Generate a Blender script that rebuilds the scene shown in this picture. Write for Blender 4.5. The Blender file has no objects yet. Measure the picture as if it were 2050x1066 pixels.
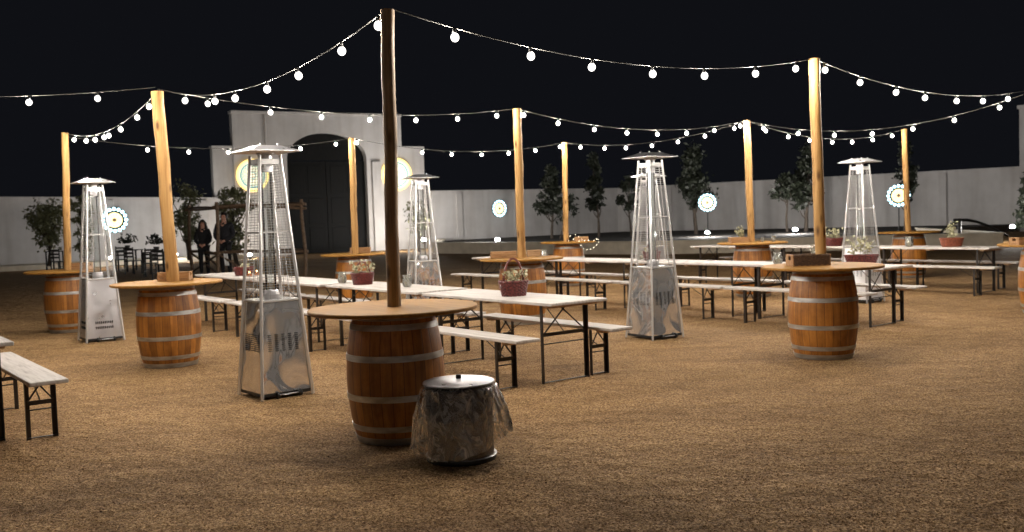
import bpy, bmesh, math, random
import numpy as np
from mathutils import Vector, Matrix
R = math.radians
random.seed(7)
rng = np.random.default_rng(7)
S = bpy.context.scene
COL = S.collection

# ------------------------------------------------------------------ camera
F, PITCH, ROLL, EYE = 1960.1, .0524, -.0337, 1.5859
fwd = Vector((0, math.cos(PITCH), -math.sin(PITCH)))
up0 = Vector((0, math.sin(PITCH), math.cos(PITCH)))
r0 = Vector((1, 0, 0))
rt = r0*math.cos(ROLL) + up0*math.sin(ROLL)
up = -r0*math.sin(ROLL) + up0*math.cos(ROLL)
EYEP = Vector((0, 0, EYE))
cd = bpy.data.cameras.new('camera'); cam = bpy.data.objects.new('camera', cd); COL.objects.link(cam)
m = Matrix.Identity(4)
for i, v in enumerate((rt, up, -fwd)):
    for k in range(3): m[k][i] = v[k]
m.translation = EYEP
cam.matrix_world = m
cd.sensor_width = 36; cd.lens = F/2050*36; cd.clip_end = 1000; cd.clip_start = .05
cd.dof.use_dof = True; cd.dof.focus_distance = 7.4; cd.dof.aperture_fstop = 3.0
S.camera = cam

def ray(px, py): return fwd + rt*((px-1025)/F) + up*((533-py)/F)
def onz(px, py, z=0.0):
    d = ray(px, py); return EYEP + d*((z-EYE)/d.z)
def atd(px, py, Y):
    d = ray(px, py); return EYEP + d*(Y/d.y)
def prj(P):
    d = Vector(P)-EYEP; z = d.dot(fwd); return 1025+F*d.dot(rt)/z, 533-F*d.dot(up)/z

# ------------------------------------------------------------------ materials
def mat(name):
    m = bpy.data.materials.new(name); m.use_nodes = True
    nt = m.node_tree; b = nt.nodes['Principled BSDF']
    return m, nt, b
def N(nt, t, **kw):
    n = nt.nodes.new(t)
    for k, v in kw.items():
        if k in n.inputs: n.inputs[k].default_value = v
        else: setattr(n, k, v)
    return n
def L(nt, a, b): nt.links.new(a, b)
def ramp(nt, fac, stops):
    r = nt.nodes.new('ShaderNodeValToRGB')
    e = r.color_ramp.elements
    while len(e) < len(stops): e.new(.5)
    for x, (p, c) in zip(e, stops): x.position = p; x.color = (*c, 1)
    L(nt, fac, r.inputs[0]); return r.outputs[0]
def coords(nt, scale=(1, 1, 1), kind='Object'):
    tc = nt.nodes.new('ShaderNodeTexCoord'); mp = nt.nodes.new('ShaderNodeMapping')
    mp.inputs['Scale'].default_value = scale
    L(nt, tc.outputs[kind], mp.inputs[0]); return mp.outputs[0]
def bump(nt, b, h, strength, dist):
    n = nt.nodes.new('ShaderNodeBump'); n.inputs['Strength'].default_value = strength; n.inputs['Distance'].default_value = dist
    L(nt, h, n.inputs['Height']); L(nt, n.outputs[0], b.inputs['Normal']); return n
def objrand(nt):
    return nt.nodes.new('ShaderNodeObjectInfo').outputs['Random']

def noisy(name, c1, c2, scale=8, rough=.6, metal=0, sc=(1, 1, 1), detail=6, bs=.2, bd=.01, kind='Object', dist=0, spec=.5):
    m, nt, b = mat(name)
    v = coords(nt, sc, kind)
    n = N(nt, 'ShaderNodeTexNoise', Scale=scale, Detail=detail, Distortion=dist); L(nt, v, n.inputs['Vector'])
    L(nt, ramp(nt, n.outputs[0], [(.3, c1), (.7, c2)]), b.inputs['Base Color'])
    b.inputs['Roughness'].default_value = rough; b.inputs['Metallic'].default_value = metal
    b.inputs['Specular IOR Level'].default_value = spec
    if bs: bump(nt, b, n.outputs[0], bs, bd)
    return m

def wood(name, c1, c2, c3, sc, knots=False, rough=.65, bs=.25, perobj=True):
    m, nt, b = mat(name)
    v = coords(nt, sc)
    if perobj:
        add = N(nt, 'ShaderNodeVectorMath', operation='ADD'); L(nt, v, add.inputs[0])
        mu = N(nt, 'ShaderNodeMath', operation='MULTIPLY'); mu.inputs[1].default_value = 37.; L(nt, objrand(nt), mu.inputs[0])
        L(nt, mu.outputs[0], add.inputs[1]); v = add.outputs[0]
    n = N(nt, 'ShaderNodeTexNoise', Scale=1, Detail=8, Distortion=.6, Roughness=.6); L(nt, v, n.inputs['Vector'])
    col = ramp(nt, n.outputs[0], [(.28, c1), (.5, c2), (.72, c3)])
    if knots:
        v2 = coords(nt, (9, 9, 3.2))
        add = N(nt, 'ShaderNodeVectorMath', operation='ADD'); L(nt, v2, add.inputs[0])
        mu = N(nt, 'ShaderNodeMath', operation='MULTIPLY'); mu.inputs[1].default_value = 61.; L(nt, objrand(nt), mu.inputs[0]); L(nt, mu.outputs[0], add.inputs[1])
        vo = N(nt, 'ShaderNodeTexVoronoi', Scale=1.0, Randomness=1.); L(nt, add.outputs[0], vo.inputs['Vector'])
        k = ramp(nt, vo.outputs['Distance'], [(.08, (1, 1, 1)), (.24, (0, 0, 0))])
        mx = N(nt, 'ShaderNodeMix', data_type='RGBA'); L(nt, k, mx.inputs[0]); L(nt, col, mx.inputs[6]); mx.inputs[7].default_value = (c1[0]*.4, c1[1]*.35, c1[2]*.3, 1)
        col = mx.outputs[2]
    L(nt, col, b.inputs['Base Color']); b.inputs['Roughness'].default_value = rough; b.inputs['Specular IOR Level'].default_value = .3
    bump(nt, b, n.outputs[0], bs, .004)
    return m

def emis(name, col, st):
    m, nt, b = mat(name)
    b.inputs['Base Color'].default_value = (*col, 1)
    b.inputs['Emission Color'].default_value = (*col, 1); b.inputs['Emission Strength'].default_value = st
    return m

M = {}
M['pole'] = wood('pole_pine', (.23, .115, .033), (.39, .215, .072), (.48, .285, .108), (26, 26, 1.3), knots=True)
M['oldpole'] = wood('weathered_pine', (.17, .118, .08), (.36, .26, .175), (.47, .35, .245), (30, 30, 1.1), knots=True)
M['top'] = wood('round_top_plywood', (.23, .105, .018), (.32, .155, .027), (.38, .20, .042), (2.2, 30, 10), rough=.65, bs=.1)
M['white_top'] = wood('whitewashed_planks', (.38, .335, .30), (.59, .54, .50), (.68, .63, .59), (2.5, 34, 12), rough=.6, bs=.25)
M['steel_leg'] = noisy('dark_painted_steel', (.012, .008, .006), (.03, .02, .014), 14, rough=.42)
M['batten'] = wood('pale_batten', (.34, .2, .10), (.48, .31, .17), (.55, .38, .23), (3, 30, 30))
M['hoop'] = noisy('galvanised_hoop', (.30, .275, .245), (.60, .59, .57), 7, rough=.45, metal=.75, bs=.15, sc=(1, 1, 3))
M['crate'] = wood('crate_wood', (.20, .10, .04), (.36, .2, .09), (.44, .27, .13), (4, 30, 14))
M['rustic'] = wood('rustic_log', (.07, .042, .028), (.16, .105, .066), (.24, .16, .105), (14, 14, 14))
M['wicker_red'] = noisy('burgundy_wicker', (.03, .005, .005), (.23, .045, .035), 48, rough=.45, bs=.3)
M['wicker_orange'] = noisy('russet_wicker', (.09, .02, .01), (.40, .12, .06), 48, rough=.5, bs=.3)
M['wicker_brown'] = noisy('brown_wicker', (.06, .032, .018), (.15, .085, .045), 60, rough=.55, bs=.3)
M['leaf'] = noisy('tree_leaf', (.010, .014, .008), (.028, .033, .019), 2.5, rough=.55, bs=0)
M['olive'] = noisy('olive_leaf', (.09, .10, .045), (.21, .215, .115), 3, rough=.5, bs=0)
M['sprig'] = noisy('pale_sprig', (.30, .29, .14), (.70, .66, .46), 40, rough=.6, bs=0)
M['sprig_white'] = noisy('white_blossom', (.62, .60, .52), (.8, .78, .72), 40, rough=.6, bs=0)
M['bark'] = noisy('bark', (.035, .026, .02), (.09, .068, .05), 9, rough=.9, sc=(4, 4, 1), bs=.5, bd=.02)
M['black'] = noisy('black_plastic', (.008, .008, .008), (.02, .02, .02), 20, rough=.4)
M['iron'] = noisy('dark_iron', (.012, .011, .011), (.03, .027, .025), 12, rough=.5, metal=.3)
M['cable'] = noisy('pale_cable', (.03, .029, .026), (.05, .048, .043), 10, rough=.8, bs=0, spec=.15)
M['coat'] = noisy('black_cloth', (.006, .006, .008), (.016, .015, .018), 22, rough=.9)
M['coat2'] = noisy('charcoal_cloth', (.008, .008, .011), (.02, .02, .026), 22, rough=.9)
M['skin'] = noisy('skin', (.46, .23, .16), (.55, .29, .21), 12, rough=.5, bs=0)
M['hair'] = noisy('dark_hair', (.008, .006, .005), (.02, .014, .01), 30, rough=.5, sc=(1, 1, .2))
M['paper'] = noisy('white_cloth', (.7, .7, .7), (.8, .8, .8), 8, rough=.8)
M['pot'] = noisy('dark_pot', (.03, .03, .035), (.06, .055, .05), 8, rough=.6)
M['wax'] = noisy('candle_wax', (.75, .66, .5), (.82, .74, .6), 8, rough=.5, bs=0)
M['copper'] = noisy('copper', (.55, .24, .12), (.7, .33, .18), 8, rough=.25, metal=1, bs=.1)
M['filament'] = emis('hot_filament', (1, .92, .82), 4200)
gm = bpy.data.materials.new('glowing_globe'); gm.use_nodes = True; nt = gm.node_tree; nt.nodes.clear()
ge = N(nt, 'ShaderNodeEmission', Strength=1.6); ge.inputs[0].default_value = (1, .95, .90, 1); gt = nt.nodes.new('ShaderNodeBsdfTransparent')
ga = nt.nodes.new('ShaderNodeAddShader'); go_ = nt.nodes.new('ShaderNodeOutputMaterial'); L(nt, ge.outputs[0], ga.inputs[0]); L(nt, gt.outputs[0], ga.inputs[1]); L(nt, ga.outputs[0], go_.inputs[0]); M['bulb'] = gm
M['fairy'] = emis('fairy_light', (1, .86, .62), 7)
M['flood'] = emis('flood_lens', (1, .965, .92), 2300)
M['flood_dim'] = emis('dim_flood_lens', (1, .98, .96), 430)
M['flood_gate'] = emis('gate_flood_lens', (1, .93, .82), 500)
M['led_cyan'] = emis('led_cyan', (.50, .88, 1.0), 3.4)
M['led_yellow'] = emis('led_yellow', (1.0, .78, .38), 1.35)
M['led_amber'] = emis('led_amber', (1.0, .72, .22), 1.5)
M['led_cream'] = emis('led_cream', (1.0, .88, .60), .7)
M['led_teal'] = emis('led_teal', (.14, .46, .54), .3)
M['flame'] = emis('candle_flame', (1, .55, .2), 14)

# plaster
def plaster():
    m, nt, b = mat('white_plaster')
    v = coords(nt, (1, 1, 1))
    n = N(nt, 'ShaderNodeTexNoise', Scale=.55, Detail=9, Roughness=.65); L(nt, v, n.inputs['Vector'])
    v2 = coords(nt, (3.0, 3.0, .25)); n2 = N(nt, 'ShaderNodeTexNoise', Scale=1, Detail=5); L(nt, v2, n2.inputs['Vector'])
    a = ramp(nt, n.outputs[0], [(.3, (.50, .475, .46)), (.7, (.66, .635, .62))])
    s = ramp(nt, n2.outputs[0], [(.25, (.80, .78, .76)), (.55, (1, 1, 1))])
    mx = N(nt, 'ShaderNodeMix', data_type='RGBA', blend_type='MULTIPLY'); mx.inputs[0].default_value = .7
    L(nt, a, mx.inputs[6]); L(nt, s, mx.inputs[7]); L(nt, mx.outputs[2], b.inputs['Base Color'])
    b.inputs['Roughness'].default_value = .9
    n3 = N(nt, 'ShaderNodeTexNoise', Scale=14, Detail=6); L(nt, v, n3.inputs['Vector']); bump(nt, b, n3.outputs[0], .3, .01)
    return m
M['plaster'] = plaster()
M['tufa'] = noisy('weathered_tufa', (.20, .17, .14), (.32, .28, .24), 1.2, rough=.9, detail=9, bs=.4, bd=.02)
M['stone'] = noisy('pale_stone_block', (.62, .54, .42), (.80, .71, .57), 3, rough=.85, detail=9, bs=.4, bd=.02)
M['soil'] = noisy('planting_soil', (.02, .014, .01), (.06, .042, .028), 6, rough=.95, detail=9, bs=.6, bd=.04)
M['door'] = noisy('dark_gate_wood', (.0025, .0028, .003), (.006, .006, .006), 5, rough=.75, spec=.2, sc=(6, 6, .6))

def gravel(name, peb=False):
    m, nt, b = mat(name)
    v = coords(nt, (1, 1, 1))
    big = N(nt, 'ShaderNodeTexNoise', Scale=.8, Detail=7, Roughness=.68, Distortion=.8); L(nt, coords(nt, (.55, 1.5, 1)), big.inputs['Vector'])
    mid = N(nt, 'ShaderNodeTexNoise', Scale=3.4, Detail=7, Roughness=.62); L(nt, v, mid.inputs['Vector'])
    vo = N(nt, 'ShaderNodeTexVoronoi', Scale=98); L(nt, v, vo.inputs['Vector'])
    fine = N(nt, 'ShaderNodeTexNoise', Scale=60, Detail=6, Roughness=.75); L(nt, v, fine.inputs['Vector'])
    c1 = ramp(nt, vo.outputs['Color'], [(.12, (.15, .084, .034)), (.5, (.40, .252, .116)), (.88, (.70, .49, .27))])
    c2 = ramp(nt, fine.outputs[0], [(.3, (.55, .50, .46)), (.68, (1.22, 1.18, 1.1))])
    c3 = ramp(nt, big.outputs[0], [(.3, (.66, .61, .56)), (.7, (1.14, 1.12, 1.08))])
    c4 = ramp(nt, mid.outputs[0], [(.30, (.80, .76, .72)), (.62, (1.06, 1.06, 1.06))])
    col = c1
    for c, f in ((c2, 1), (c3, .9), (c4, .9)):
        mx = N(nt, 'ShaderNodeMix', data_type='RGBA', blend_type='MULTIPLY'); mx.inputs[0].default_value = f
        L(nt, col, mx.inputs[6]); L(nt, c, mx.inputs[7]); col = mx.outputs[2]
    L(nt, col, b.inputs['Base Color']); b.inputs['Roughness'].default_value = .9; b.inputs['Specular IOR Level'].default_value = .25
    if not peb:
        h1 = N(nt, 'ShaderNodeMath', operation='MULTIPLY_ADD'); h1.inputs[1].default_value = -.5
        L(nt, vo.outputs['Distance'], h1.inputs[0]); L(nt, fine.outputs[0], h1.inputs[2])
        bp = bump(nt, b, h1.outputs[0], .7, .009)
        b2 = nt.nodes.new('ShaderNodeBump'); b2.inputs['Strength'].default_value = .85; b2.inputs['Distance'].default_value = .16
        L(nt, mid.outputs[0], b2.inputs['Height']); L(nt, b2.outputs[0], bp.inputs['Normal'])
    return m
M['gravel'] = gravel('brown_gravel'); M['pebble'] = gravel('loose_pebble', True)

def staves():
    m, nt, b = mat('barrel_staves')
    tc = nt.nodes.new('ShaderNodeTexCoord'); sp = nt.nodes.new('ShaderNodeSeparateXYZ'); L(nt, tc.outputs['Object'], sp.inputs[0])
    at = N(nt, 'ShaderNodeMath', operation='ARCTAN2'); L(nt, sp.outputs[1], at.inputs[0]); L(nt, sp.outputs[0], at.inputs[1])
    mu = N(nt, 'ShaderNodeMath', operation='MULTIPLY'); mu.inputs[1].default_value = 27/(2*math.pi); L(nt, at.outputs[0], mu.inputs[0])
    fl = N(nt, 'ShaderNodeMath', operation='FLOOR'); L(nt, mu.outputs[0], fl.inputs[0])
    fr = N(nt, 'ShaderNodeMath', operation='FRACT'); L(nt, mu.outputs[0], fr.inputs[0])
    ad = N(nt, 'ShaderNodeMath', operation='MULTIPLY_ADD'); ad.inputs[1].default_value = 91; L(nt, objrand(nt), ad.inputs[0]); L(nt, fl.outputs[0], ad.inputs[2])
    wn = N(nt, 'ShaderNodeTexWhiteNoise', noise_dimensions='1D'); L(nt, ad.outputs[0], wn.inputs['W'])
    v = coords(nt, (22, 22, 1.6)); va = N(nt, 'ShaderNodeVectorMath', operation='ADD'); L(nt, v, va.inputs[0]); L(nt, wn.outputs['Color'], va.inputs[1])
    n = N(nt, 'ShaderNodeTexNoise', Scale=1.2, Detail=8, Roughness=.62); L(nt, va.outputs[0], n.inputs['Vector'])
    base = ramp(nt, n.outputs[0], [(.25, (.25, .092, .015)), (.5, (.45, .18, .028)), (.75, (.58, .26, .055))])
    sv = ramp(nt, wn.outputs['Value'], [(0, (.62, .58, .55)), (1, (1.15, 1.12, 1.1))])
    mx = N(nt, 'ShaderNodeMix', data_type='RGBA', blend_type='MULTIPLY'); mx.inputs[0].default_value = 1
    L(nt, base, mx.inputs[6]); L(nt, sv, mx.inputs[7])
    # dark joint between staves
    pp = N(nt, 'ShaderNodeMath', operation='PINGPONG'); pp.inputs[1].default_value = .5; L(nt, fr.outputs[0], pp.inputs[0])
    jt = ramp(nt, pp.outputs[0], [(.0, (.22, .17, .15)), (.05, (1, 1, 1))])
    m2 = N(nt, 'ShaderNodeMix', data_type='RGBA', blend_type='MULTIPLY'); m2.inputs[0].default_value = 1
    L(nt, mx.outputs[2], m2.inputs[6]); L(nt, jt, m2.inputs[7])
    L(nt, m2.outputs[2], b.inputs['Base Color']); b.inputs['Roughness'].default_value = .48
    gr = N(nt, 'ShaderNodeTexNoise', Scale=3.1, Detail=6, Roughness=.7); vg = N(nt, 'ShaderNodeVectorMath', operation='ADD'); L(nt, coords(nt, (1, 1, .6)), vg.inputs[0]); L(nt, ad.outputs[0], vg.inputs[1])
    L(nt, tc.outputs['Object'], gr.inputs['Vector']); st = ramp(nt, gr.outputs[0], [(.36, (.55, .50, .47)), (.56, (1, 1, 1))])
    m3 = N(nt, 'ShaderNodeMix', data_type='RGBA', blend_type='MULTIPLY'); m3.inputs[0].default_value = .75
    L(nt, m2.outputs[2], m3.inputs[6]); L(nt, st, m3.inputs[7]); L(nt, m3.outputs[2], b.inputs['Base Color'])
    hh = N(nt, 'ShaderNodeMath', operation='MULTIPLY_ADD'); hh.inputs[1].default_value = .25; L(nt, n.outputs[0], hh.inputs[0]); L(nt, jt, hh.inputs[2])
    bump(nt, b, hh.outputs[0], .5, .004)
    return m
M['stave'] = staves()

def stainless(name, rough, dent, base=(.72, .71, .70), metal=1.0):
    m, nt, b = mat(name)
    b.inputs['Base Color'].default_value = (*base, 1); b.inputs['Metallic'].default_value = metal
    v = coords(nt, (1, 1, .75))
    add = N(nt, 'ShaderNodeVectorMath', operation='ADD'); L(nt, v, add.inputs[0])
    mu = N(nt, 'ShaderNodeMath', operation='MULTIPLY'); mu.inputs[1].default_value = 23.; L(nt, objrand(nt), mu.inputs[0]); L(nt, mu.outputs[0], add.inputs[1])
    n = N(nt, 'ShaderNodeTexNoise', Scale=2.6, Detail=.6, Distortion=.9); L(nt, add.outputs[0], n.inputs['Vector'])
    n2 = N(nt, 'ShaderNodeTexNoise', Scale=9, Detail=5); L(nt, v, n2.inputs['Vector'])
    rr = N(nt, 'ShaderNodeMapRange'); rr.inputs[3].default_value = rough*.6; rr.inputs[4].default_value = rough*1.5
    L(nt, n2.outputs[0], rr.inputs[0]); L(nt, rr.outputs[0], b.inputs['Roughness'])
    bump(nt, b, n.outputs[0], dent, .12)
    return m
M['inox'] = stainless('dented_stainless', .075, .55, (.80, .785, .775), .80)
M['inox_soft'] = stainless('brushed_stainless', .30, .12, (.56, .55, .57), .85)
M['inox_film'] = stainless('film_covered_stainless', .42, .5, (.80, .80, .82), .45)
M['tube_metal'] = stainless('bright_tube', .20, .06, (.82, .81, .80), .55)
M['drum'] = noisy('dark_perforated_steel', (.10, .085, .07), (.26, .225, .19), 130, rough=.4, metal=.7, bs=.6, bd=.004)
M['dark_slot'] = noisy('vent_slot', (.008, .008, .008), (.02, .02, .02), 10, rough=.8, bs=0)

def clear(name, tint, gl, diffuse=0.0, dcol=(.8, .78, .74), rough=.05, wr=0):
    m = bpy.data.materials.new(name); m.use_nodes = True; nt = m.node_tree; nt.nodes.clear()
    o = nt.nodes.new('ShaderNodeOutputMaterial'); t = nt.nodes.new('ShaderNodeBsdfTransparent'); t.inputs[0].default_value = (*tint, 1)
    g = N(nt, 'ShaderNodeBsdfGlossy', Roughness=rough); g.inputs[0].default_value = (1, 1, 1, 1)
    fr = N(nt, 'ShaderNodeFresnel', IOR=1.45)
    nrm = None
    if wr:
        v = coords(nt, (1, 1, .5)); n = N(nt, 'ShaderNodeTexNoise', Scale=9, Detail=3, Distortion=1.4); L(nt, v, n.inputs['Vector'])
        bp = nt.nodes.new('ShaderNodeBump'); bp.inputs['Strength'].default_value = wr; bp.inputs['Distance'].default_value = .06
        L(nt, n.outputs[0], bp.inputs['Height']); nrm = bp.outputs[0]
        L(nt, nrm, g.inputs['Normal']); L(nt, nrm, fr.inputs['Normal'])
    mu = N(nt, 'ShaderNodeMath', operation='MULTIPLY_ADD'); mu.inputs[1].default_value = gl; mu.inputs[2].default_value = .02; mu.use_clamp = True
    L(nt, fr.outputs[0], mu.inputs[0])
    base = t.outputs[0]
    if diffuse:
        d = nt.nodes.new('ShaderNodeBsdfDiffuse'); d.inputs[0].default_value = (*dcol, 1)
        tr = nt.nodes.new('ShaderNodeBsdfTranslucent'); tr.inputs[0].default_value = (*dcol, 1)
        if nrm: L(nt, nrm, d.inputs['Normal'])
        a = N(nt, 'ShaderNodeMixShader'); a.inputs[0].default_value = .5; L(nt, d.outputs[0], a.inputs[1]); L(nt, tr.outputs[0], a.inputs[2])
        q = N(nt, 'ShaderNodeMixShader'); q.inputs[0].default_value = diffuse; L(nt, base, q.inputs[1]); L(nt, a.outputs[0], q.inputs[2])
        if wr:
            rg = ramp(nt, n.outputs[0], [(0, (diffuse*.38,)*3), (.49, (diffuse*.42,)*3), (.535, (min(1, diffuse*1.9),)*3), (.59, (diffuse*.42,)*3), (.72, (diffuse,)*3)]); L(nt, rg, q.inputs[0])
        base = q.outputs[0]
    mx = N(nt, 'ShaderNodeMixShader'); L(nt, mu.outputs[0], mx.inputs[0]); L(nt, base, mx.inputs[1]); L(nt, g.outputs[0], mx.inputs[2])
    L(nt, mx.outputs[0], o.inputs[0]); return m
M['glass'] = clear('clear_glass', (.93, .95, .95), 1.0)
M['frost'] = clear('patterned_glass', (.85, .86, .82), 1.2, .35, rough=.15, wr=.4)
M['bag'] = clear('clear_plastic_bag', (.92, .90, .87), 3.2, .44, (.92, .86, .78), .10, wr=.8)

# ------------------------------------------------------------------ mesh building
class MB:
    def __init__(s): s.bm = bmesh.new()
    def _x(s, vs, mtx):
        if mtx is not None: bmesh.ops.transform(s.bm, matrix=mtx, verts=vs)
    def box(s, c, sz, rz=0, bev=0, mtx=None, seg=1):
        r = bmesh.ops.create_cube(s.bm, size=1)['verts']
        bmesh.ops.transform(s.bm, matrix=Matrix.Translation(c) @ Matrix.Rotation(rz, 4, 'Z') @ Matrix.Diagonal((*sz, 1)), verts=r)
        if bev:
            es = list({e for v in r for e in v.link_edges})
            o = bmesh.ops.bevel(s.bm, geom=es, offset=bev, segments=seg, affect='EDGES', profile=.5)
            r = list({v for f in o['faces'] for v in f.verts} | {v for v in r if v.is_valid})
        s._x(r, mtx); return s
    def bar(s, a, b, w, h=None, bev=0):
        a, b = Vector(a), Vector(b); d = b-a; h = h or w
        q = d.to_track_quat('X', 'Z').to_matrix().to_4x4()
        r = bmesh.ops.create_cube(s.bm, size=1)['verts']
        bmesh.ops.transform(s.bm, matrix=Matrix.Translation((a+b)/2) @ q @ Matrix.Diagonal((d.length, w, h, 1)), verts=r)
        if bev: bmesh.ops.bevel(s.bm, geom=list({e for v in r for e in v.link_edges}), offset=bev, segments=1, affect='EDGES')
        return s
    def tube(s, path, r, n=8, cap=True, closed=False, rough=0):
        P = [Vector(p) for p in path]; k = len(P)
        rs = r if isinstance(r, (list, tuple)) else [r]*k
        rings = []; prev = None
        for i, p in enumerate(P):
            if closed: d = P[(i+1) % k]-P[i-1]
            else: d = P[min(i+1, k-1)]-P[max(i-1, 0)]
            d.normalize()
            if prev is None:
                a = Vector((0, 0, 1)) if abs(d.z) < .9 else Vector((1, 0, 0))
                x = d.cross(a).normalized()
            else:
                x = (prev - d*prev.dot(d)).normalized()
            prev = x; y = d.cross(x)
            ring = []
            for j in range(n):
                t = 2*math.pi*j/n; rr = rs[i]*(1+rough*random.uniform(-1, 1))
                ring.append(s.bm.verts.new(p + x*math.cos(t)*rr + y*math.sin(t)*rr))
            rings.append(ring)
        for i in range(k if closed else k-1):
            a, b = rings[i], rings[(i+1) % k]
            for j in range(n):
                s.bm.faces.new((a[j], a[(j+1) % n], b[(j+1) % n], b[j]))
        if cap and not closed:
            s.bm.faces.new(rings[0][::-1]); s.bm.faces.new(rings[-1])
        return s
    def lathe(s, prof, n=32, c=(0, 0, 0), sx=1, sy=1, close=False):
        c = Vector(c); rings = []
        for (r, z) in prof:
            if r <= 1e-6: rings.append([s.bm.verts.new(c+Vector((0, 0, z)))])
            else: rings.append([s.bm.verts.new(c+Vector((r*sx*math.cos(2*math.pi*j/n), r*sy*math.sin(2*math.pi*j/n), z))) for j in range(n)])
        for a, b in zip(rings, rings[1:]):
            for j in range(n):
                q = (a[j % len(a)], a[(j+1) % len(a)], b[(j+1) % len(b)], b[j % len(b)])
                u = []
                for v in q:
                    if v not in u: u.append(v)
                if len(u) > 2: s.bm.faces.new(u)
        return s
    def ico(s, c, r, sub=1, sc=(1, 1, 1)):
        v = bmesh.ops.create_icosphere(s.bm, subdivisions=sub, radius=r)['verts']
        bmesh.ops.transform(s.bm, matrix=Matrix.Translation(c) @ Matrix.Diagonal((*sc, 1)), verts=v); return s
    def poly(s, pts): return s.bm.faces.new([s.bm.verts.new(p) for p in pts])
    def prism(s, pts2, z0, z1):
        a = [s.bm.verts.new((x, y, z0)) for x, y in pts2]; b = [s.bm.verts.new((x, y, z1)) for x, y in pts2]; k = len(a)
        s.bm.faces.new(a[::-1]); s.bm.faces.new(b)
        for i in range(k): s.bm.faces.new((a[i], a[(i+1) % k], b[(i+1) % k], b[i]))
        return s
    def leaf(s, c, sz, el=2.0):
        c = Vector(c); d = Vector((random.gauss(0, 1), random.gauss(0, 1), random.gauss(0, 1)))
        if d.length < .01: d = Vector((1, 0, 0))
        d.normalize(); e = d.orthogonal().normalized(); e = Matrix.Rotation(random.uniform(0, 6.28), 3, d) @ e
        a, b = d*sz*el/2, e*sz/2
        V = [s.bm.verts.new(c+p) for p in (-a, b, a, -b)]
        s.bm.faces.new(V); return s
    def build(s, name, material, parent=None, smooth=None, loc=None):
        bmesh.ops.recalc_face_normals(s.bm, faces=s.bm.faces[:])
        me = bpy.data.meshes.new(name); s.bm.to_mesh(me); s.bm.free()
        me.materials.append(material)
        if smooth is not None:
            me.polygons.foreach_set('use_smooth', [True]*len(me.polygons))
            try: me.set_sharp_from_angle(angle=R(smooth))
            except Exception: pass
        o = bpy.data.objects.new(name, me); COL.objects.link(o)
        if parent: o.parent = parent
        if loc is not None: o.location = loc
        return o
def tag(o, label=None, cat=None, group=None, kind=None):
    if label: o['label'] = label
    if cat: o['category'] = cat
    if group: o['group'] = group
    if kind: o['kind'] = kind
    return o
def thing(name, loc, rz=0, label=None, cat=None, group=None):
    o = bpy.data.objects.new(name, None); COL.objects.link(o); o.empty_display_size = .1
    o.location = loc; o.rotation_euler = (0, 0, rz); return tag(o, label, cat, group)
def dup(o, loc=None, rz=None, label=None, parent=None):
    c = o.copy(); COL.objects.link(c)
    if parent is not None: c.parent = parent
    if loc is not None: c.location = loc
    if rz is not None: c.rotation_euler = (0, 0, rz)
    if label: c['label'] = label
    for ch in list(o.children): dup(ch, parent=c)
    return c

# ------------------------------------------------------------------ grid of the place
UA = R(37.15); ud = Vector((math.cos(UA), math.sin(UA), 0)); vd = Vector((-math.sin(UA), math.cos(UA), 0))
O0 = Vector((-.866, 7.048, 0)); SIDE = 5.14
def grid(i, j): return O0 + ud*SIDE*i + vd*SIDE*j

# ------------------------------------------------------------------ ground
gb = MB(); gb.poly([(-260, -60, 0), (260, -60, 0), (260, 400, 0), (-260, 400, 0)])
tag(gb.build('ground', M['gravel']), 'brown gravel yard under the barrels and tables', 'ground', kind='structure')
def pebbles(n):
    px = rng.uniform(-250, 2300, n); py = 560+(1180-560)*rng.uniform(0, 1, n)**.8
    X = []
    f = np.array(fwd); r_ = np.array(rt); u_ = np.array(up)
    d = f[None]+r_[None]*((px-1025)/F)[:, None]+u_[None]*((533-py)/F)[:, None]
    t = -EYE/d[:, 2]; P = d*t[:, None]; P[:, 2] = 0
    P[:, :2] += rng.normal(0, .05, (n, 2))
    base = np.array([(1, 0, 0), (-1, 0, 0), (0, 1, 0), (0, -1, 0), (0, 0, 1), (0, 0, -1)], float)
    fc = np.array([(0, 2, 4), (2, 1, 4), (1, 3, 4), (3, 0, 4), (2, 0, 5), (1, 2, 5), (3, 1, 5), (0, 3, 5)])
    sz = rng.uniform(.002, .0045, n)*(1+.6*(rng.uniform(0, 1, n) > .96)); an = rng.uniform(0, 6.28, n)
    st = rng.uniform(.7, 1.5, (n, 3))*np.array([1, 1, .6])
    V = base[None]*st[:, None, :]*sz[:, None, None]
    c, s = np.cos(an)[:, None], np.sin(an)[:, None]
    x = V[..., 0]*c-V[..., 1]*s; y = V[..., 0]*s+V[..., 1]*c
    V = np.stack([x, y, V[..., 2]], -1)+P[:, None, :]; V[..., 2] += (sz*.25)[:, None]
    V = V.reshape(-1, 3); Fc = (fc[None]+(np.arange(n)*6)[:, None, None]).reshape(-1)
    me = bpy.data.meshes.new('loose_gravel'); me.vertices.add(len(V)); me.vertices.foreach_set('co', V.ravel())
    me.loops.add(len(Fc)); me.loops.foreach_set('vertex_index', Fc)
    me.polygons.add(len(Fc)//3); me.polygons.foreach_set('loop_start', np.arange(0, len(Fc), 3))
    me.update(calc_edges=True); me.materials.append(M['pebble'])
    o = bpy.data.objects.new('loose_gravel', me); COL.objects.link(o)
    tag(o, 'loose brown gravel stones strewn over the yard', 'gravel', kind='stuff')
pebbles(95000)

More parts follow.
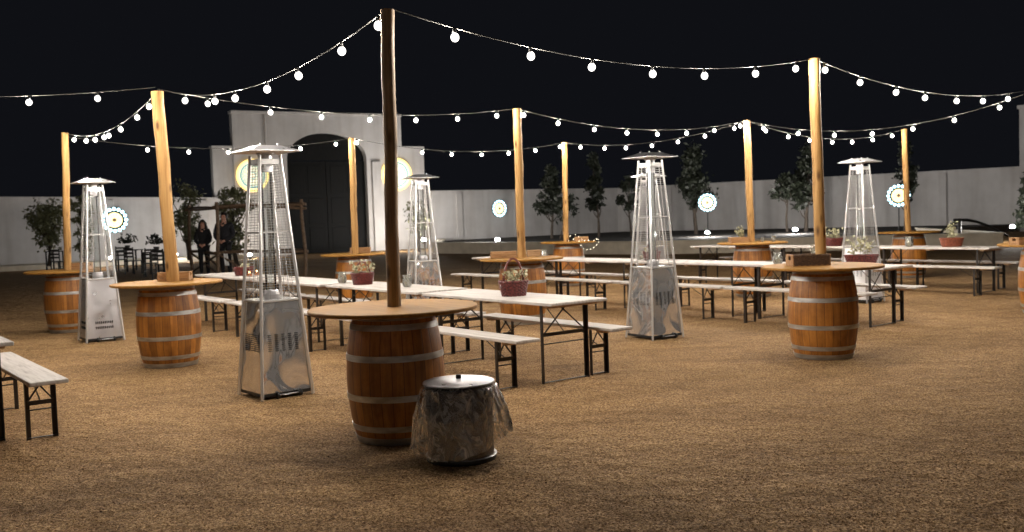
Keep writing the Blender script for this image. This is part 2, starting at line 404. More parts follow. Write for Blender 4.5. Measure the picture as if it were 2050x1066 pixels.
# ------------------------------------------------------------------ barrel tables and poles
def barrel_proto():
    root = thing('barrel_table', (0, 0, 0))
    H, r0, r1 = .925, .283, .352
    prof = []
    for i in range(19):
        t = i/18; prof.append((r0+(r1-r0)*(1-(2*t-1)**2)**.92 if 0 < t < 1 else r0, H*t))
    rad = lambda z: np.interp(z, [p[1] for p in prof], [p[0] for p in prof])
    b = MB().lathe([(0, .025), (r0-.03, .025), (r0-.022, 0)]+prof+[(r0-.022, H), (r0-.03, H-.03), (0, H-.03)], 108)
    br = b.build('barrel', M['stave'], root, 40)
    for z, w in ((.028, .05), (.118, .042), (.335, .044), (.615, .044), (.83, .042), (.90, .045)):
        a, c = rad(z-w/2), rad(z+w/2)
        h = MB().lathe([(a+.001, z-w/2), (a+.0055, z-w/2), (c+.0055, z+w/2), (c+.001, z+w/2), (a+.001, z-w/2)], 72)
        for k in range(2): h.ico(((rad(z)+.006), .012*(2*k-1), z), .005, 1)
        h.build('hoop', M['hoop'], br, 40)
    tp = MB().lathe([(0, H), (.602, H), (.61, H+.006), (.61, H+.022), (.604, H+.028), (0, H+.028)], 96)
    tp.build('tabletop', M['top'], root, 40)
    return root
BZ = .953
proto = barrel_proto()
BP = {  # grid cell, table centre pixel, label
 'P1': ((0, 0), 787, 'wine barrel table nearest to the viewer, bagged metal bin at its foot, bare round top'),
 'P3': ((1, 0), 1646, 'wine barrel table at right of the yard holding a dark wicker tray beside its pole'),
 'P2': ((0, 1), 334, 'wine barrel table between the two left patio heaters with a small wooden crate on top'),
 'P4': ((1, 1), 1044, 'wine barrel table in the middle, behind the handled burgundy basket of the front table row'),
 'P6': ((2, 1), 1506, 'wine barrel table behind the middle table row with wooden crate and small green plant'),
 'P7': ((3, 1), 1819, 'farthest right wine barrel table standing behind the back table row'),
 'PL': ((0, 2), 134, 'leftmost wine barrel table, half hidden by the patio heater in front of it'),
 'P5': ((2, 2), 1137, 'far wine barrel table with tiny fairy lights strung round the edge of its top'),
 'P8': ((1, 2), 708, 'wine barrel table standing before the dark arched gate'),
 'PR': ((2, 0), 2096, 'wine barrel table cut off by the right edge of the photo')}
POLEPX = {'P1': ((775, 20), (788, 607), .05), 'P3': ((1629, 118), (1644, 528), .057), 'P2': ((315, 184), (346, 558), .070), 'P4': ((1035, 218), (1044, 511), .061),
 'P6': ((1495, 242), (1504, 480), .062), 'P7': ((1810, 259), (1818, 462), .060), 'PL': ((130, 266), (135, 537), .054), 'P5': ((1130, 286), (1133, 481), .060),
 'P8': ((704, 277), (711, 505), .062), 'PR': ((2100, 170), (2104, 486), .058)}
POLELAB = {'P1': 'tall dark brown wooden pole rising from the barrel table nearest to the viewer',
 'P3': 'tall honey coloured wooden pole in the barrel with the dark wicker tray',
 'P2': 'thick yellow wooden pole beside the small crate between the two left patio heaters',
 'P4': 'wooden pole in the middle barrel, rising behind the handled burgundy basket',
 'P6': 'wooden pole in the barrel that stands behind the middle table row',
 'P7': 'wooden pole in front of the rightmost glowing rosette on the wall',
 'PL': 'leftmost wooden pole, on the barrel partly hidden by a patio heater',
 'P5': 'short looking wooden pole on the far barrel with the fairy lights',
 'P8': 'yellow wooden pole standing before the dark arched gate',
 'PR': 'wooden pole just past the right edge carrying the right ends of the light strings'}
C, TOP = {}, {}
for k, ((i, j), px, lab) in BP.items():
    g = grid(i, j); d = g.y
    x, y = prj((g.x, g.y, BZ)); c = atd(px, y, d)
    C[k] = Vector((c.x, c.y, 0))
    rz = random.uniform(0, 6.28)
    if k == 'P1': o = proto; o.location = C[k]; o.rotation_euler = (0, 0, 2.2); tag(o, lab, 'barrel table', 'wine barrel tables with poles')
    else: o = dup(proto, C[k], rz, lab)
    (tx, ty), (bx, by), r = POLEPX[k]
    b = onz(bx, by, BZ); b = Vector((C[k].x+(atd(bx, by, d).x-C[k].x), C[k].y, BZ)); t = atd(tx, ty, d); TOP[k] = t
    pts = [Vector((b.x, b.y, .90)).lerp(t, q) for q in np.linspace(0, 1, 26)]
    ph = random.uniform(0, 6)
    pts = [p+Vector((math.sin(q*.5+ph), math.cos(q*.43+ph), 0))*.003 for q, p in enumerate(pts)]
    o0 = pts[0].copy(); mb = MB()
    mb.tube([p-o0 for p in pts], [r*(1+.03*math.sin(q*1.3+ph)-.04*q/26) for q in range(26)], 20, rough=.012)
    p_ = mb.build('wooden_pole', M['oldpole' if k == 'P1' else 'pole'], None, 50, loc=o0)
    tag(p_, POLELAB[k], 'pole', 'wooden poles carrying the light strings')
for k in TOP: pass
TOP['OFF'] = Vector((*grid(-1, 1).xy, 3.05))
TOP['OFR'] = Vector((*grid(3, 0).xy, 3.05))

# ------------------------------------------------------------------ festoon strings
fi = MB().ico((0, 0, 0), .0125, 2, (1, 1, 1.3)).build('filament', M['filament'], None, 180); FI_ME = fi.data; bpy.data.objects.remove(fi)
bm_ = MB().ico((0, 0, 0), .031, 3, (1, 1, 1.1)); BULB = bm_.build('bulb', M['bulb'], None, 180); BULB_ME = BULB.data; bpy.data.objects.remove(BULB)
sk = MB().lathe([(0, .072), (.009, .072), (.012, .066), (.014, .036), (.012, .029), (0, .029)], 10); SK = sk.build('socket', M['black'], None, 40); SK_ME = SK.data; bpy.data.objects.remove(SK)
def festoon(a, b, sag, pxs, label, offa=(0, 0, 0), offb=(0, 0, 0), reg=None, atx='x'):
    A, B = TOP[a]+Vector(offa), TOP[b]+Vector(offb)
    f = lambda t: A.lerp(B, t)-Vector((0, 0, sag*4*t*(1-t)))
    root = thing('string_lights', A, 0, label, 'string lights', 'bulb strings between the poles')
    MB().tube([f(t)-A for t in np.linspace(0, 1, 41)], .0050, 6).build('cable', M['cable'], root, 60)
    ts = list(reg or [])
    if pxs:
        tt = np.linspace(0, 1, 600); xs = np.array([prj(f(t))[0] for t in tt])
        for p in pxs: ts.append(float(tt[np.argmin(abs(xs-p))]))
    for t in ts:
        o = bpy.data.objects.new('bulb', BULB_ME); COL.objects.link(o); o.parent = root
        o.location = f(t)-A-Vector((0, 0, .068)); o.rotation_euler = (random.uniform(-.12, .12), random.uniform(-.12, .12), 0)
        s = bpy.data.objects.new('socket', SK_ME); COL.objects.link(s); s.parent = o
        s = bpy.data.objects.new('filament', FI_ME); COL.objects.link(s); s.parent = o
    return root
festoon('P1', 'P3', .23, [812, 910, 1062, 1184, 1307, 1410, 1512, 1593][1:], 'bulb string from the nearest dark pole to the right honey coloured pole', (.05, 0, 0))
festoon('P3', 'PR', .25, [1651, 1722, 1794, 1852, 1915, 1968, 2018], 'bulb string from the right honey coloured pole out past the right edge')
festoon('P2', 'P1', .25, [370, 430, 470, 534, 597, 683, 757], 'bulb string from the thick yellow left pole up to the nearest dark pole', (.05, 0, .02), (-.05, 0, -.03))
festoon('P2', 'OFF', .17, [195, 58], 'bulb string leaving the thick yellow left pole past the left edge', (-.02, 0, .05), reg=[.5, .62, .75, .88])
festoon('PL', 'P2', .22, [148, 172, 190, 208, 217, 241, 274, 298], 'drooping bulb string between the two leftmost poles')
festoon('PL', 'P8', .19, [295, 377, 457, 530, 602, 672], 'bulb string running in front of the gate to the pole before it', (0, 0, -.06))
festoon('P8', 'P5', .22, [714, 780, 845, 904, 964, 1018, 1072, 1121], 'bulb string from the pole before the gate to the fairy light barrel')
festoon('P5', 'P6', .20, [1162, 1210, 1253, 1305, 1357, 1411, 1470], 'bulb string from the fairy light barrel to the pole behind the middle row')
festoon('P2', 'P4', .18, [320, 415, 541, 643, 740, 832, 916, 994], 'bulb string from the thick yellow left pole across to the middle barrel pole', (0, 0, .03))
festoon('P4', 'P6', .23, [1048, 1117, 1190, 1255, 1316, 1374, 1430, 1482], 'bulb string from the middle barrel pole to the pole behind middle row')
festoon('P6', 'P7', .26, [1533, 1578, 1621, 1666, 1706, 1747, 1786], 'bulb string from behind the middle table row to the pole by the rightmost rosette')
festoon('P6', 'PR', .37, [1528, 1598, 1670, 1746, 1827, 1911, 2001], 'bulb string swooping from behind the middle table row up to the right edge')

# ------------------------------------------------------------------ beer tables and benches
def leg_frame(root, x, w, h, brace):
    # two angle-iron legs, cross rails, foot bar and diagonal stays, all at local x
    sgn = 1 if brace > 0 else -1
    for sy in (-1, 1):
        y = sy*w/2
        MB().box((x, y, h/2), (.036, .004, h)).box((x+sgn*.016, y-sy*.017, h/2), (.004, .030, h)).build('leg', M['steel_leg'], root)
    MB().box((x, 0, .012), (.028, w-.008, .005)).build('foot_bar', M['steel_leg'], root)
    MB().box((x, 0, h*.62), (.004, w-.006, .034)).build('crossbar', M['steel_leg'], root)
    MB().tube([(x+.004, -w/2+.004, h*.5), (x+.004, w/2-.004, h*.5)], .006, 6).build('stretcher', M['steel_leg'], root)
    for sy in (-1, 1): MB().bar((x+.006*sy, sy*w*.46, h*.62), (x+sgn*.02+.006*sy, -sy*w*.1, h-.012), .007, .012).build('brace', M['steel_leg'], root)
    MB().bar((x, 0, h*.62), (x+sgn*.32, 0, h-.01), .010, .005).build('stay', M['steel_leg'], root)
def plank_top(name, root, ln, w, th, z):
    b = MB(); b.box((0, 0, z-th/2), (ln, w, th), bev=.007, seg=2)
    return b.build(name, M['white_top'], root)
def make_table():
    root = thing('beer_table', (0, 0, 0)); ln, w, z = 2.2, .69, .77
    plank_top('tabletop', root, ln, w, .03, z)
    for x in (-ln/2+.14, ln/2-.14, 0): MB().box((x, 0, z-.044), (.07, w-.09, .026)).build('batten', M['batten'], root)
    for s in (-1, 1): leg_frame(root, s*(ln/2-.23), .56, z-.032, -s)
    return root
def make_bench():
    root = thing('beer_bench', (0, 0, 0)); ln, w, z = 2.2, .27, .48
    plank_top('seat', root, ln, w, .03, z)
    for x in (-ln/2+.2, ln/2-.2): MB().box((x, 0, z-.042), (.09, w-.05, .022)).build('batten', M['batten'], root)
    for s in (-1, 1): leg_frame(root, s*(ln/2-.34), .215, z-.032, -s)
    return root
TB, BN = make_table(), make_bench(); usedT = usedB = False
VA = math.atan2(vd.y, vd.x)
def put(kind, ref, t, a, label, group):
    global usedT, usedB
    p = Vector(ref)+vd*(t+1.1)+ud*(a); rz = VA+random.uniform(-.012, .012)
    if kind == 'T':
        o = TB if not usedT else dup(TB); usedT = True; cat = 'table'
    else:
        o = BN if not usedB else dup(BN); usedB = True; cat = 'bench'
    o.location = p; o.rotation_euler = (0, 0, rz); tag(o, label, cat, group); return o
ordn = ['nearest', 'second nearest', 'third nearest', 'farthest']
R1 = Vector((.34, 8.82, 0)); R2 = Vector((4.34, 11.95, 0))+ud*.33; R3 = Vector((8.13, 16.41, 0))-ud*.33; R4 = Vector((-3.54, 7.07, 0))
desc1 = ['front row white folding table at the near end, carrying the handled burgundy basket', 'front row white folding table just behind the nearest barrel top, glass lantern on it',
         'front row white folding table seen beside the front patio heater, third along', 'farthest front row white folding table with the small red basket']
for q, t in enumerate((0, 2.36, 4.68, 7.12)): put('T', R1, t, .345+random.uniform(-.015, .015)+(.03 if q == 1 else 0), desc1[q], 'white folding tables in rows')
for q, t in enumerate((-.06, 2.28, 4.60, 7.02)):
    put('B', R1, t, -.325, f'white bench on the viewer side of the front table row, {ordn[q]} of its four', 'white benches along the tables')
    put('B', R1, t+[-.02, .03, .05, .02][q], .80, f'white bench on the far side of the front table row, {ordn[q]} of its four', 'white benches along the tables')
for q, t in enumerate((0, 2.22, 4.46, 6.72)):
    put('T', R2, t, .345, f'white folding table of the middle row, {ordn[q]} of its four', 'white folding tables in rows')
for q, t in enumerate((-.05, 2.22, 4.5, 6.78)):
    put('B', R2, t, -.33, f'white bench on the viewer side of the middle table row, {ordn[q]} of its four', 'white benches along the tables')
    put('B', R2, t+.02, .85, f'white bench on the far side of the middle table row, {ordn[q]} of its four', 'white benches along the tables')
ord3 = ['right hand', 'middle', 'left hand']
for q, t in enumerate((0, 2.2, 4.4)):
    put('T', R3, t-.05, .345, f'{ord3[q]} white folding table of the back row near the wall', 'white folding tables in rows')
    put('B', R3, t-.35, -.32, f'{ord3[q]} white bench on the viewer side of the back table row', 'white benches along the tables')
    put('B', R3, t-.05, 1.09, f'{ord3[q]} white bench on the wall side of the back table row', 'white benches along the tables')
put('T', R4, .24, -.375, 'white folding table corner poking in at the left edge', 'white folding tables in rows')
put('B', R4, 0, .14, 'white bench in the left foreground, cut by the left edge', 'white benches along the tables')

# ------------------------------------------------------------------ patio heaters
def make_heater(inox, slots):
    root = thing('patio_heater', (0, 0, 0))
    hb, ht, zb, zm, zt = .25, .10, .055, .88, 2.20
    half = lambda z: hb+(ht-hb)*z/zt
    # corner posts
    for sx in (-1, 1):
        for sy in (-1, 1):
            a, c = half(0), half(zt)
            MB().bar((sx*a, sy*a, 0), (sx*c, sy*c, zt), .026, .026, bev=.004).build('corner_post', M['tube_metal'], root, 40)
    for k in range(4):
        rot = Matrix.Rotation(k*math.pi/2, 4, 'Z')
        # lower sheet-metal panel with a slightly buckled face
        b = MB(); n = 10; g = []
        s0 = random.uniform(0, 9)
        for iz in range(n+1):
            z = zb+(zm-zb)*iz/n; row = []
            for ix in range(n+1):
                u = (ix/n*2-1); h = half(z)-.012
                d = .006*math.sin(3.1*u+s0)*math.cos(5*iz/n+s0)*(1-u*u)
                row.append(b.bm.verts.new(rot @ Vector((u*h, -half(z)+.010+abs(d)*1.2, z))))
            g.append(row)
        for iz in range(n):
            for ix in range(n): b.bm.faces.new((g[iz][ix], g[iz][ix+1], g[iz+1][ix+1], g[iz+1][ix]))
        pn = b.build('panel', inox, root, 180)
        v = MB()
        if slots == 'column':
            for cx in (-.13, -.065, 0, .065, .13):
                for i in range(9):
                    z = .43+i*.018; v.box((cx, -half(z)-.0015+.012-.002, z), (.026, .010, .0055), mtx=rot)
        else:
            for i in range(10):
                for z in (.20, .27): v.box((-.11+i*.0245, -half(z)+.012-.004, z), (.010, .012, .034), mtx=rot)
        if slots == 'column': v.box((0, -half(.5)+.012+.006, .502), (.31, .004, .17), mtx=rot @ Matrix.Translation((0, -half(.5), .5)) @ Matrix.Rotation(-math.atan((hb-ht)/zt), 4, 'X') @ Matrix.Translation((0, half(.5), -.5)))
        else: v.box((0, -half(.235)+.012+.006, .235), (.25, .004, .12), mtx=rot @ Matrix.Translation((0, -half(.235), .235)) @ Matrix.Rotation(-math.atan((hb-ht)/zt), 4, 'X') @ Matrix.Translation((0, half(.235), -.235)))
        v.build('vent', M['dark_slot'], pn)
        # wire guard above
        w = MB()
        for i in range(50):
            z = .93+i*.0245
            if z > 2.12: break
            h = half(z)-.006; w.bar(rot @ Vector((-h, -h, z)), rot @ Vector((h, -h, z)), .0027)
        for u in (-.5, .5):
            w.bar(rot @ Vector((u*half(.9), -half(.9)+.008, .9)), rot @ Vector((u*half(2.14), -half(2.14)+.008, 2.14)), .004)
        for z in (1.5, 2.14):
            h = half(z); w.bar(rot @ Vector((-h, -h+.004, z)), rot @ Vector((h, -h+.004, z)), .006, .016 if z < 2 else .05)
        w.build('wire_guard', M['tube_metal'], root)
    h = half(zm)
    MB().box((0, 0, zm), (2*h, 2*h, .02), bev=.004).build('shelf', M['tube_metal'], root)
    MB().lathe([(0, zm+.01), (.07, zm+.01), (.075, zm+.05), (.062, zm+.09), (0, zm+.09)], 20).build('burner', M['inox_soft'], root, 40)
    MB().lathe([(.05, zm+.09), (.05, 2.06), (.046, 2.06), (.046, zm+.09)], 24).build('glass_tube', M['glass'], root, 60)
    MB().lathe([(0, 2.05), (.055, 2.05), (.055, 2.20), (.085, 2.215), (.085, 2.225), (0, 2.225)], 20).build('emitter_head', M['inox_soft'], root, 40)
    # shallow pyramid reflector
    b = MB(); a = .245
    P = lambda x, y, z: b.bm.verts.new((x, y, z))
    lo = [P(sx*a, sy*a, 2.235) for sx, sy in ((-1, -1), (1, -1), (1, 1), (-1, 1))]
    li = [P(sx*a, sy*a, 2.228) for sx, sy in ((-1, -1), (1, -1), (1, 1), (-1, 1))]
    hi = [P(sx*.1, sy*.1, 2.29) for sx, sy in ((-1, -1), (1, -1), (1, 1), (-1, 1))]
    un = [P(sx*.1, sy*.1, 2.275) for sx, sy in ((-1, -1), (1, -1), (1, 1), (-1, 1))]
    for i in range(4):
        j = (i+1) % 4
        b.bm.faces.new((lo[i], lo[j], hi[j], hi[i])); b.bm.faces.new((li[i], un[i], un[j], li[j])); b.bm.faces.new((lo[i], li[i], li[j], lo[j]))
    b.bm.faces.new(hi); b.bm.faces.new(un[::-1])
    for sx in (-1, 1):
        for sy in (-1, 1): b.lathe([(0, .016), (.008, .014), (.01, 0)], 8, (sx*.085, sy*.085, 2.29))
    b.build('reflector', M['inox_soft'], root)
    # black base tray and the pair of transport wheels
    MB().box((0, 0, .04), (2*hb-.03, 2*hb-.03, .03)).build('base_tray', M['black'], root)
    for x in (-.1, .12):
        wh = MB(); mt = Matrix.Translation((x, -hb+.0, .034)) @ Matrix.Rotation(math.pi/2, 4, 'Y')
        q = MB().lathe([(0, -.014), (.026, -.014), (.032, -.008), (.032, .008), (.026, .014), (0, .014)], 18)
        bmesh.ops.transform(q.bm, matrix=mt, verts=q.bm.verts[:]); q.build('wheel', M['black'], root, 40)
    MB().tube([(-.1, -hb, .034), (.12, -hb, .034)], .007, 8).build('axle', M['inox_soft'], root, 60)
    return root
HG = 'pyramid patio heaters'
h1 = make_heater(M['inox'], 'column'); hl = make_heater(M['inox_soft'], 'row'); hr = make_heater(M['inox_film'], 'column')
def seth(o, c, rz, lab): o.location = (c[0], c[1], 0); o.rotation_euler = (0, 0, rz); tag(o, lab, 'patio heater', HG)
seth(h1, (-2.225, 9.0), R(39), 'tall polished patio heater in front, left of the nearest dark pole')
seth(hl, (-5.88, 13.88), R(36), 'leftmost patio heater of brushed steel with two short rows of vent slits')
seth(hr, (5.60, 15.68), R(38), 'white filmed patio heater behind the right barrel with the wicker tray')
h2 = dup(h1); seth(h2, (1.75, 12.15), R(33), 'crumpled shiny patio heater right of the front table row end')
hb_ = atd(840, 352, 16.0); h4 = dup(h1); seth(h4, (hb_.x, 16.05), R(24), 'patio heater right of the gate, standing behind the front table row')
hc_ = atd(1298, 345, 19.0); h5 = dup(hl); seth(h5, (hc_.x, 19.0), R(40), 'far patio heater seen straight behind the crumpled shiny heater')

# ------------------------------------------------------------------ bin with bag
cb = onz(923, 918, 0); cb = Vector((-.375, 6.37, 0))
root = thing('waste_bin', cb, 0, 'round metal bin with lid and black knob beside the nearest barrel', 'bin')
MB().lathe([(0, .012), (.21, .012), (.218, .02), (.218, .485), (.214, .49), (.206, .485), (.206, .03), (0, .03)], 56).build('bin_body', M['drum'], root, 40)
MB().lathe([(.20, .0), (.228, .0), (.232, .012), (.228, .026), (.219, .030)], 56).build('base_ring', M['black'], root, 40)
MB().lathe([(.233, .028), (.2365, .031), (.233, .036), (.219, .034)], 56).build('rim_band', M['inox_soft'], root, 40)
ld = MB().lathe([(.232, .497), (.236, .501), (.234, .509), (.215, .516), (.12, .523), (0, .526)], 64).build('lid', M['inox_soft'], root, 40)
MB().box((0, 0, .539), (.034, .028, .026), bev=.006, seg=2).build('lid_knob', M['black'], ld, 40)
# bag: a gathered film pulled over the rim and hanging outside
b = MB(); n, mm = 150, 30; g = []
for i in range(mm+1):
    t = i/mm; row = []
    for j in range(n):
        a = 2*math.pi*j/n
        fl = .245 + .035*min(1, t*2.2) + .055*t*(.5+.5*math.cos(a-.15)) + .045*t*(.5+.5*math.cos(a-3.5))**2
        rr = fl + t**.6*(.026*(.5-abs(math.sin(5.5*a+1.3*math.sin(2*a)+1.1*t)))+.016*(.5-abs(math.sin(9*a+2.2*t+1.5*math.sin(3*a))))+.006*math.sin(31*a+6*t*math.sin(a*2)))
        zz = .494-(t*(.372+.07*math.cos(a-3.9)+.014*math.sin(3*a)+.006*math.sin(11*a)))
        if i == 0: rr = .221; zz = .495
        row.append(b.bm.verts.new((rr*math.cos(a), rr*math.sin(a)*.93 if math.sin(a) > 0 else rr*math.sin(a), zz)))
    g.append(row)
for i in range(mm):
    for j in range(n): b.bm.faces.new((g[i][j], g[i][(j+1) % n], g[i+1][(j+1) % n], g[i+1][j]))
o = b.build('plastic_bag', M['bag'], None, 180, loc=cb)
tag(o, 'crinkled clear plastic bag hanging over the rim of the metal bin', 'bag')

# ------------------------------------------------------------------ things on the tables
def make_basket(wick, w, d, h, handle, seed):
    random.seed(seed); root = thing('flower_basket', (0, 0, 0)); b = MB()
    rows = max(6, int(h/.0125))
    for i in range(rows):
        t = i/(rows-1); f = .80+.2*t; ns = 16; q = 96
        path = [(math.cos(a)*(w/2*f+.005*(-1)**i*math.cos(ns*a)), math.sin(a)*(d/2*f+.005*(-1)**i*math.cos(ns*a)), .006+h*t) for a in np.linspace(0, 2*math.pi, q, endpoint=False)]
        b.tube(path, h/rows*.58 if i < rows-1 else .011, 5, closed=True)
    b.lathe([(0, .004), (.78, .004), (.8, .01), (.97, h*.95)], 40, sx=w/2-.004, sy=d/2-.004)
    b.build('basket_body', wick, root, 60)
    if handle:
        for dy in (-.010, .010):
            MB().tube([(math.cos(a)*w*.36, dy+.004*math.sin(9*a), h*.6+math.sin(a)*handle) for a in np.linspace(0, math.pi, 24)], .0095, 7).build('handle', wick, root, 60)
    return root
def sprigs(root, w, d, z, hgt, n, mt, stems=6, lsz=.03):
    b = MB(); s = MB()
    for k in range(stems):
        a = random.uniform(0, 6.28); r = random.uniform(0, .8)
        x0, y0 = math.cos(a)*w*.3*r, math.sin(a)*d*.3*r
        tip = Vector((x0*1.7+random.uniform(-.03, .03), y0*1.5, z+hgt*random.uniform(.6, 1)))
        p = [Vector((x0, y0, z*.5)).lerp(tip, q)+Vector((0, 0, .0)) for q in (0, .5, 1)]
        s.tube(p, .003, 4)
        for i in range(n//stems):
            q = random.uniform(.35, 1.02); c = p[0].lerp(tip, q)
            b.leaf(c+Vector((random.gauss(0, w*.09), random.gauss(0, d*.09), random.gauss(0, .012))), lsz*random.uniform(.6, 1.3), 1.5)
    b.build('flowers', mt, root); s.build('stems', M['olive'], root)
def basket(p, wick, w, d, h, handle, rz, lab, mt='sprig', hg=.1, n=90, stems=7, seed=1, lsz=.03):
    o = make_basket(M[wick], w, d, h, handle, seed); sprigs(o, w, d, h, hg, n, M[mt], stems, lsz)
    o.location = p; o.rotation_euler = (0, 0, rz); tag(o, lab, 'basket', 'flower baskets on the white tables'); return o
TZ = .771
def row(Rr, px, a=.34):    # point on the table-row centre line seen at pixel column px
    best = min((abs(prj(Rr+vd*t+ud*a+Vector((0, 0, TZ)))[0]-px), t) for t in np.linspace(-.1, 9.4, 400))
    p = Rr+vd*best[1]+ud*a; return Vector((p.x, p.y, TZ))
basket(row(R1, 1030), 'wicker_red', .29, .22, .14, .29, .2, 'burgundy basket with tall arched handle and pale flowers, near end of front row', 'sprig', .12, 150, 9, 3, .026)
basket(row(R1, 727), 'wicker_red', .28, .21, .135, .2, .1, 'burgundy basket left of the nearest dark pole with yellow green sprigs', 'sprig', .15, 120, 8, 4, .028)
basket(row(R1, 488), 'wicker_red', .30, .22, .12, 0, .2, 'small red basket behind the front heater at the far end of the front row', 'sprig', .06, 40, 5, 5)
basket(row(R2, 1304), 'wicker_red', .29, .22, .13, .2, .2, 'small burgundy basket seen through the wires of the crumpled shiny heater', 'sprig', .10, 80, 6, 6)
basket(row(R2, 1726, .42), 'wicker_red', .42, .22, .12, .0, -.35, 'wide burgundy basket with two leaning green stems behind the right barrel top', 'sprig', .26, 120, 4, 7, .034)
basket(row(R3, 1668), 'wicker_red', .36, .24, .14, 0, -.4, 'dark burgundy basket with bushy sprig on the back row, left of the white heater', 'sprig', .25, 120, 7, 8, .035)
basket(row(R3, 1904), 'wicker_orange', .38, .24, .14, 0, -.4, 'russet orange basket with upright sprig on the right table of the back row', 'sprig', .3, 110, 4, 9, .032)
# glass lanterns
def lantern(p, sc, lab, seed=0):
    o = thing('glass_lantern', p, seed, lab, 'lantern', 'glass candle lanterns on the tables')
    b = MB().lathe([(0, .004), (.04, .004), (.052, .02), (.058, .06), (.05, .10), (.044, .118), (.055, .14), (.052, .142), (.041, .118), (.047, .1), (.055, .06), (.05, .022), (.0, .012)], 14)
    b.build('glass_jar', M['frost'], o, 30)
    MB().lathe([(0, .013), (.027, .013), (.027, .07), (0, .07)], 12).build('candle', M['wax'], o, 40)
    o.scale = (sc,)*3; return o
for px, Rr, a, sc, lab in ((686, R1, .30, 1.05, 'glass candle lantern just left of the burgundy basket with yellow green sprigs'), (816, R1, .40, 1.0, 'glass candle lantern right of the nearest dark pole, before the gate heater'),
    (1090, R2, .35, 1.05, 'round glass lantern behind the middle barrel top on the middle row'), (1283, R2, .35, 1.1, 'glass lantern seen through the crumpled shiny heater, left of a small basket'),
    (1558, R2, .10, 1.2, 'patterned glass lantern left of the dark wicker tray'), (1820, R3, .2, 1.3, 'glass lantern on the back row in front of the farthest right barrel')):
    lantern(row(Rr, px, a), sc, lab, px*.01)
# copper tealight holders behind the front heater
for k, px in enumerate((500, 515)):
    o = thing('tealight_holder', row(R1, px, .25+.2*k), 0, ('copper tealight holder behind the front heater, the left of two', 'copper tealight holder behind the front heater, the right of two')[k], 'candle holder', 'copper tealight holders')
    MB().lathe([(0, .003), (.035, .003), (.045, .03), (.038, .06), (.034, .06), (.04, .03), (0, .01)], 16).build('cup', M['copper'], o, 40)
    MB().ico((0, 0, .06), .012, 1, (1, 1, 1.8)).build('flame', M['flame'], o, 180)
# crates and trays on the barrels
def crate(p, ln, w, h, rz, lab, m='crate', wick=False, cat='crate'):
    o = thing('wooden_crate' if not wick else 'wicker_tray', p, rz, lab, cat, 'crates on the barrel tops')
    b = MB(); th = .012
    b.box((0, 0, th/2), (ln-.004, w-.004, th))
    b2 = MB()
    for s in (-1, 1):
        x = s*(ln/2-th/2)
        b.box((x, 0, h*.25), (th, w, h*.5), bev=.002); b.box((x, 0, h*.93), (th, w, h*.14), bev=.002)
        for sy in (-1, 1): b.box((x, sy*w*.34, h*.68), (th-.002, w*.30, h*.36))
    b.build('crate_ends', M[m], o)
    if wick:
        for s in (-1, 1):
            for i in range(9):
                z = .012+i*(h-.02)/8
                b2.tube([(-ln/2+th+q*(ln-2*th), s*(w/2-.006)+.004*(-1)**i*math.cos(q*40), z) for q in np.linspace(0, 1, 60)], h/9*.55, 5)
        b2.build('woven_sides', M['wicker_brown'], o, 60)
    else:
        for s in (-1, 1):
            for i in range(3): MB().box((0, s*(w/2-th/2), h*(.17+.33*i)), (ln-2*th-.002, th*.8, h*.27), bev=.002).build('side_slat', M[m], o)
    return o
def onbar(k, px, da=0.0):
    x, y = prj((C[k].x, C[k].y, BZ)); p = atd(px, y, C[k].y+da); return Vector((p.x, p.y, BZ+.001))
crate(onbar('P2', 351, .16), .36, .16, .105, .05, 'small brown crate behind the thick yellow left pole')
crate(onbar('P3', 1618, .02), .40, .22, .12, .06, 'dark wicker tray with wooden ends beside the right honey coloured pole', wick=True, cat='tray')
crate(onbar('P4', 1008, .12), .38, .16, .10, .1, 'low wooden crate left of the middle barrel pole')
crate(onbar('P4', 1069, .3), .20, .14, .10, .1, 'small reddish box right of the middle barrel pole', m='batten', cat='box')
crate(onbar('P6', 1479, .0), .33, .2, .10, .05, 'pale wooden crate left of the pole behind the middle table row')
crate(onbar('P8', 722, .2), .38, .18, .11, .0, 'wooden crate on the barrel before the dark gate')
crate(onbar('PL', 160, .1), .34, .18, .11, .0, 'orange brown crate on the leftmost barrel, behind the heater glass')
crate(onbar('P5', 1164, .0), .30, .2, .10, .0, 'wooden crate on the far barrel with fairy lights')
crate(onbar('PR', 2052, -.1), .34, .2, .10, .2, 'flat wooden box on the barrel cut by the right edge', cat='box')
o = thing('potted_plant', onbar('P6', 1486, .16), 0, 'small upright green plant in the crate barrel behind the middle row', 'plant'); 
MB().lathe([(0, 0), (.035, 0), (.045, .08), (0, .08)], 14).build('plant_pot', M['crate'], o, 40); sprigs(o, .16, .16, .08, .2, 90, M['sprig'], 6, .035)
for k, px in enumerate((1527, 1549)):
    lantern(onbar('P6', px, -.1), (.55, .75)[k], ('tiny glass cup right of the pole behind the middle row, the smaller of two', 'glass cup near the right rim of the barrel behind the middle row')[k], k)
o = thing('flower_bunch', onbar('P3', 1626, .22), 0, 'little bunch of white blossoms behind the dark wicker tray', 'flowers')
sprigs(o, .2, .15, .10, .1, 110, M['sprig_white'], 8, .022)
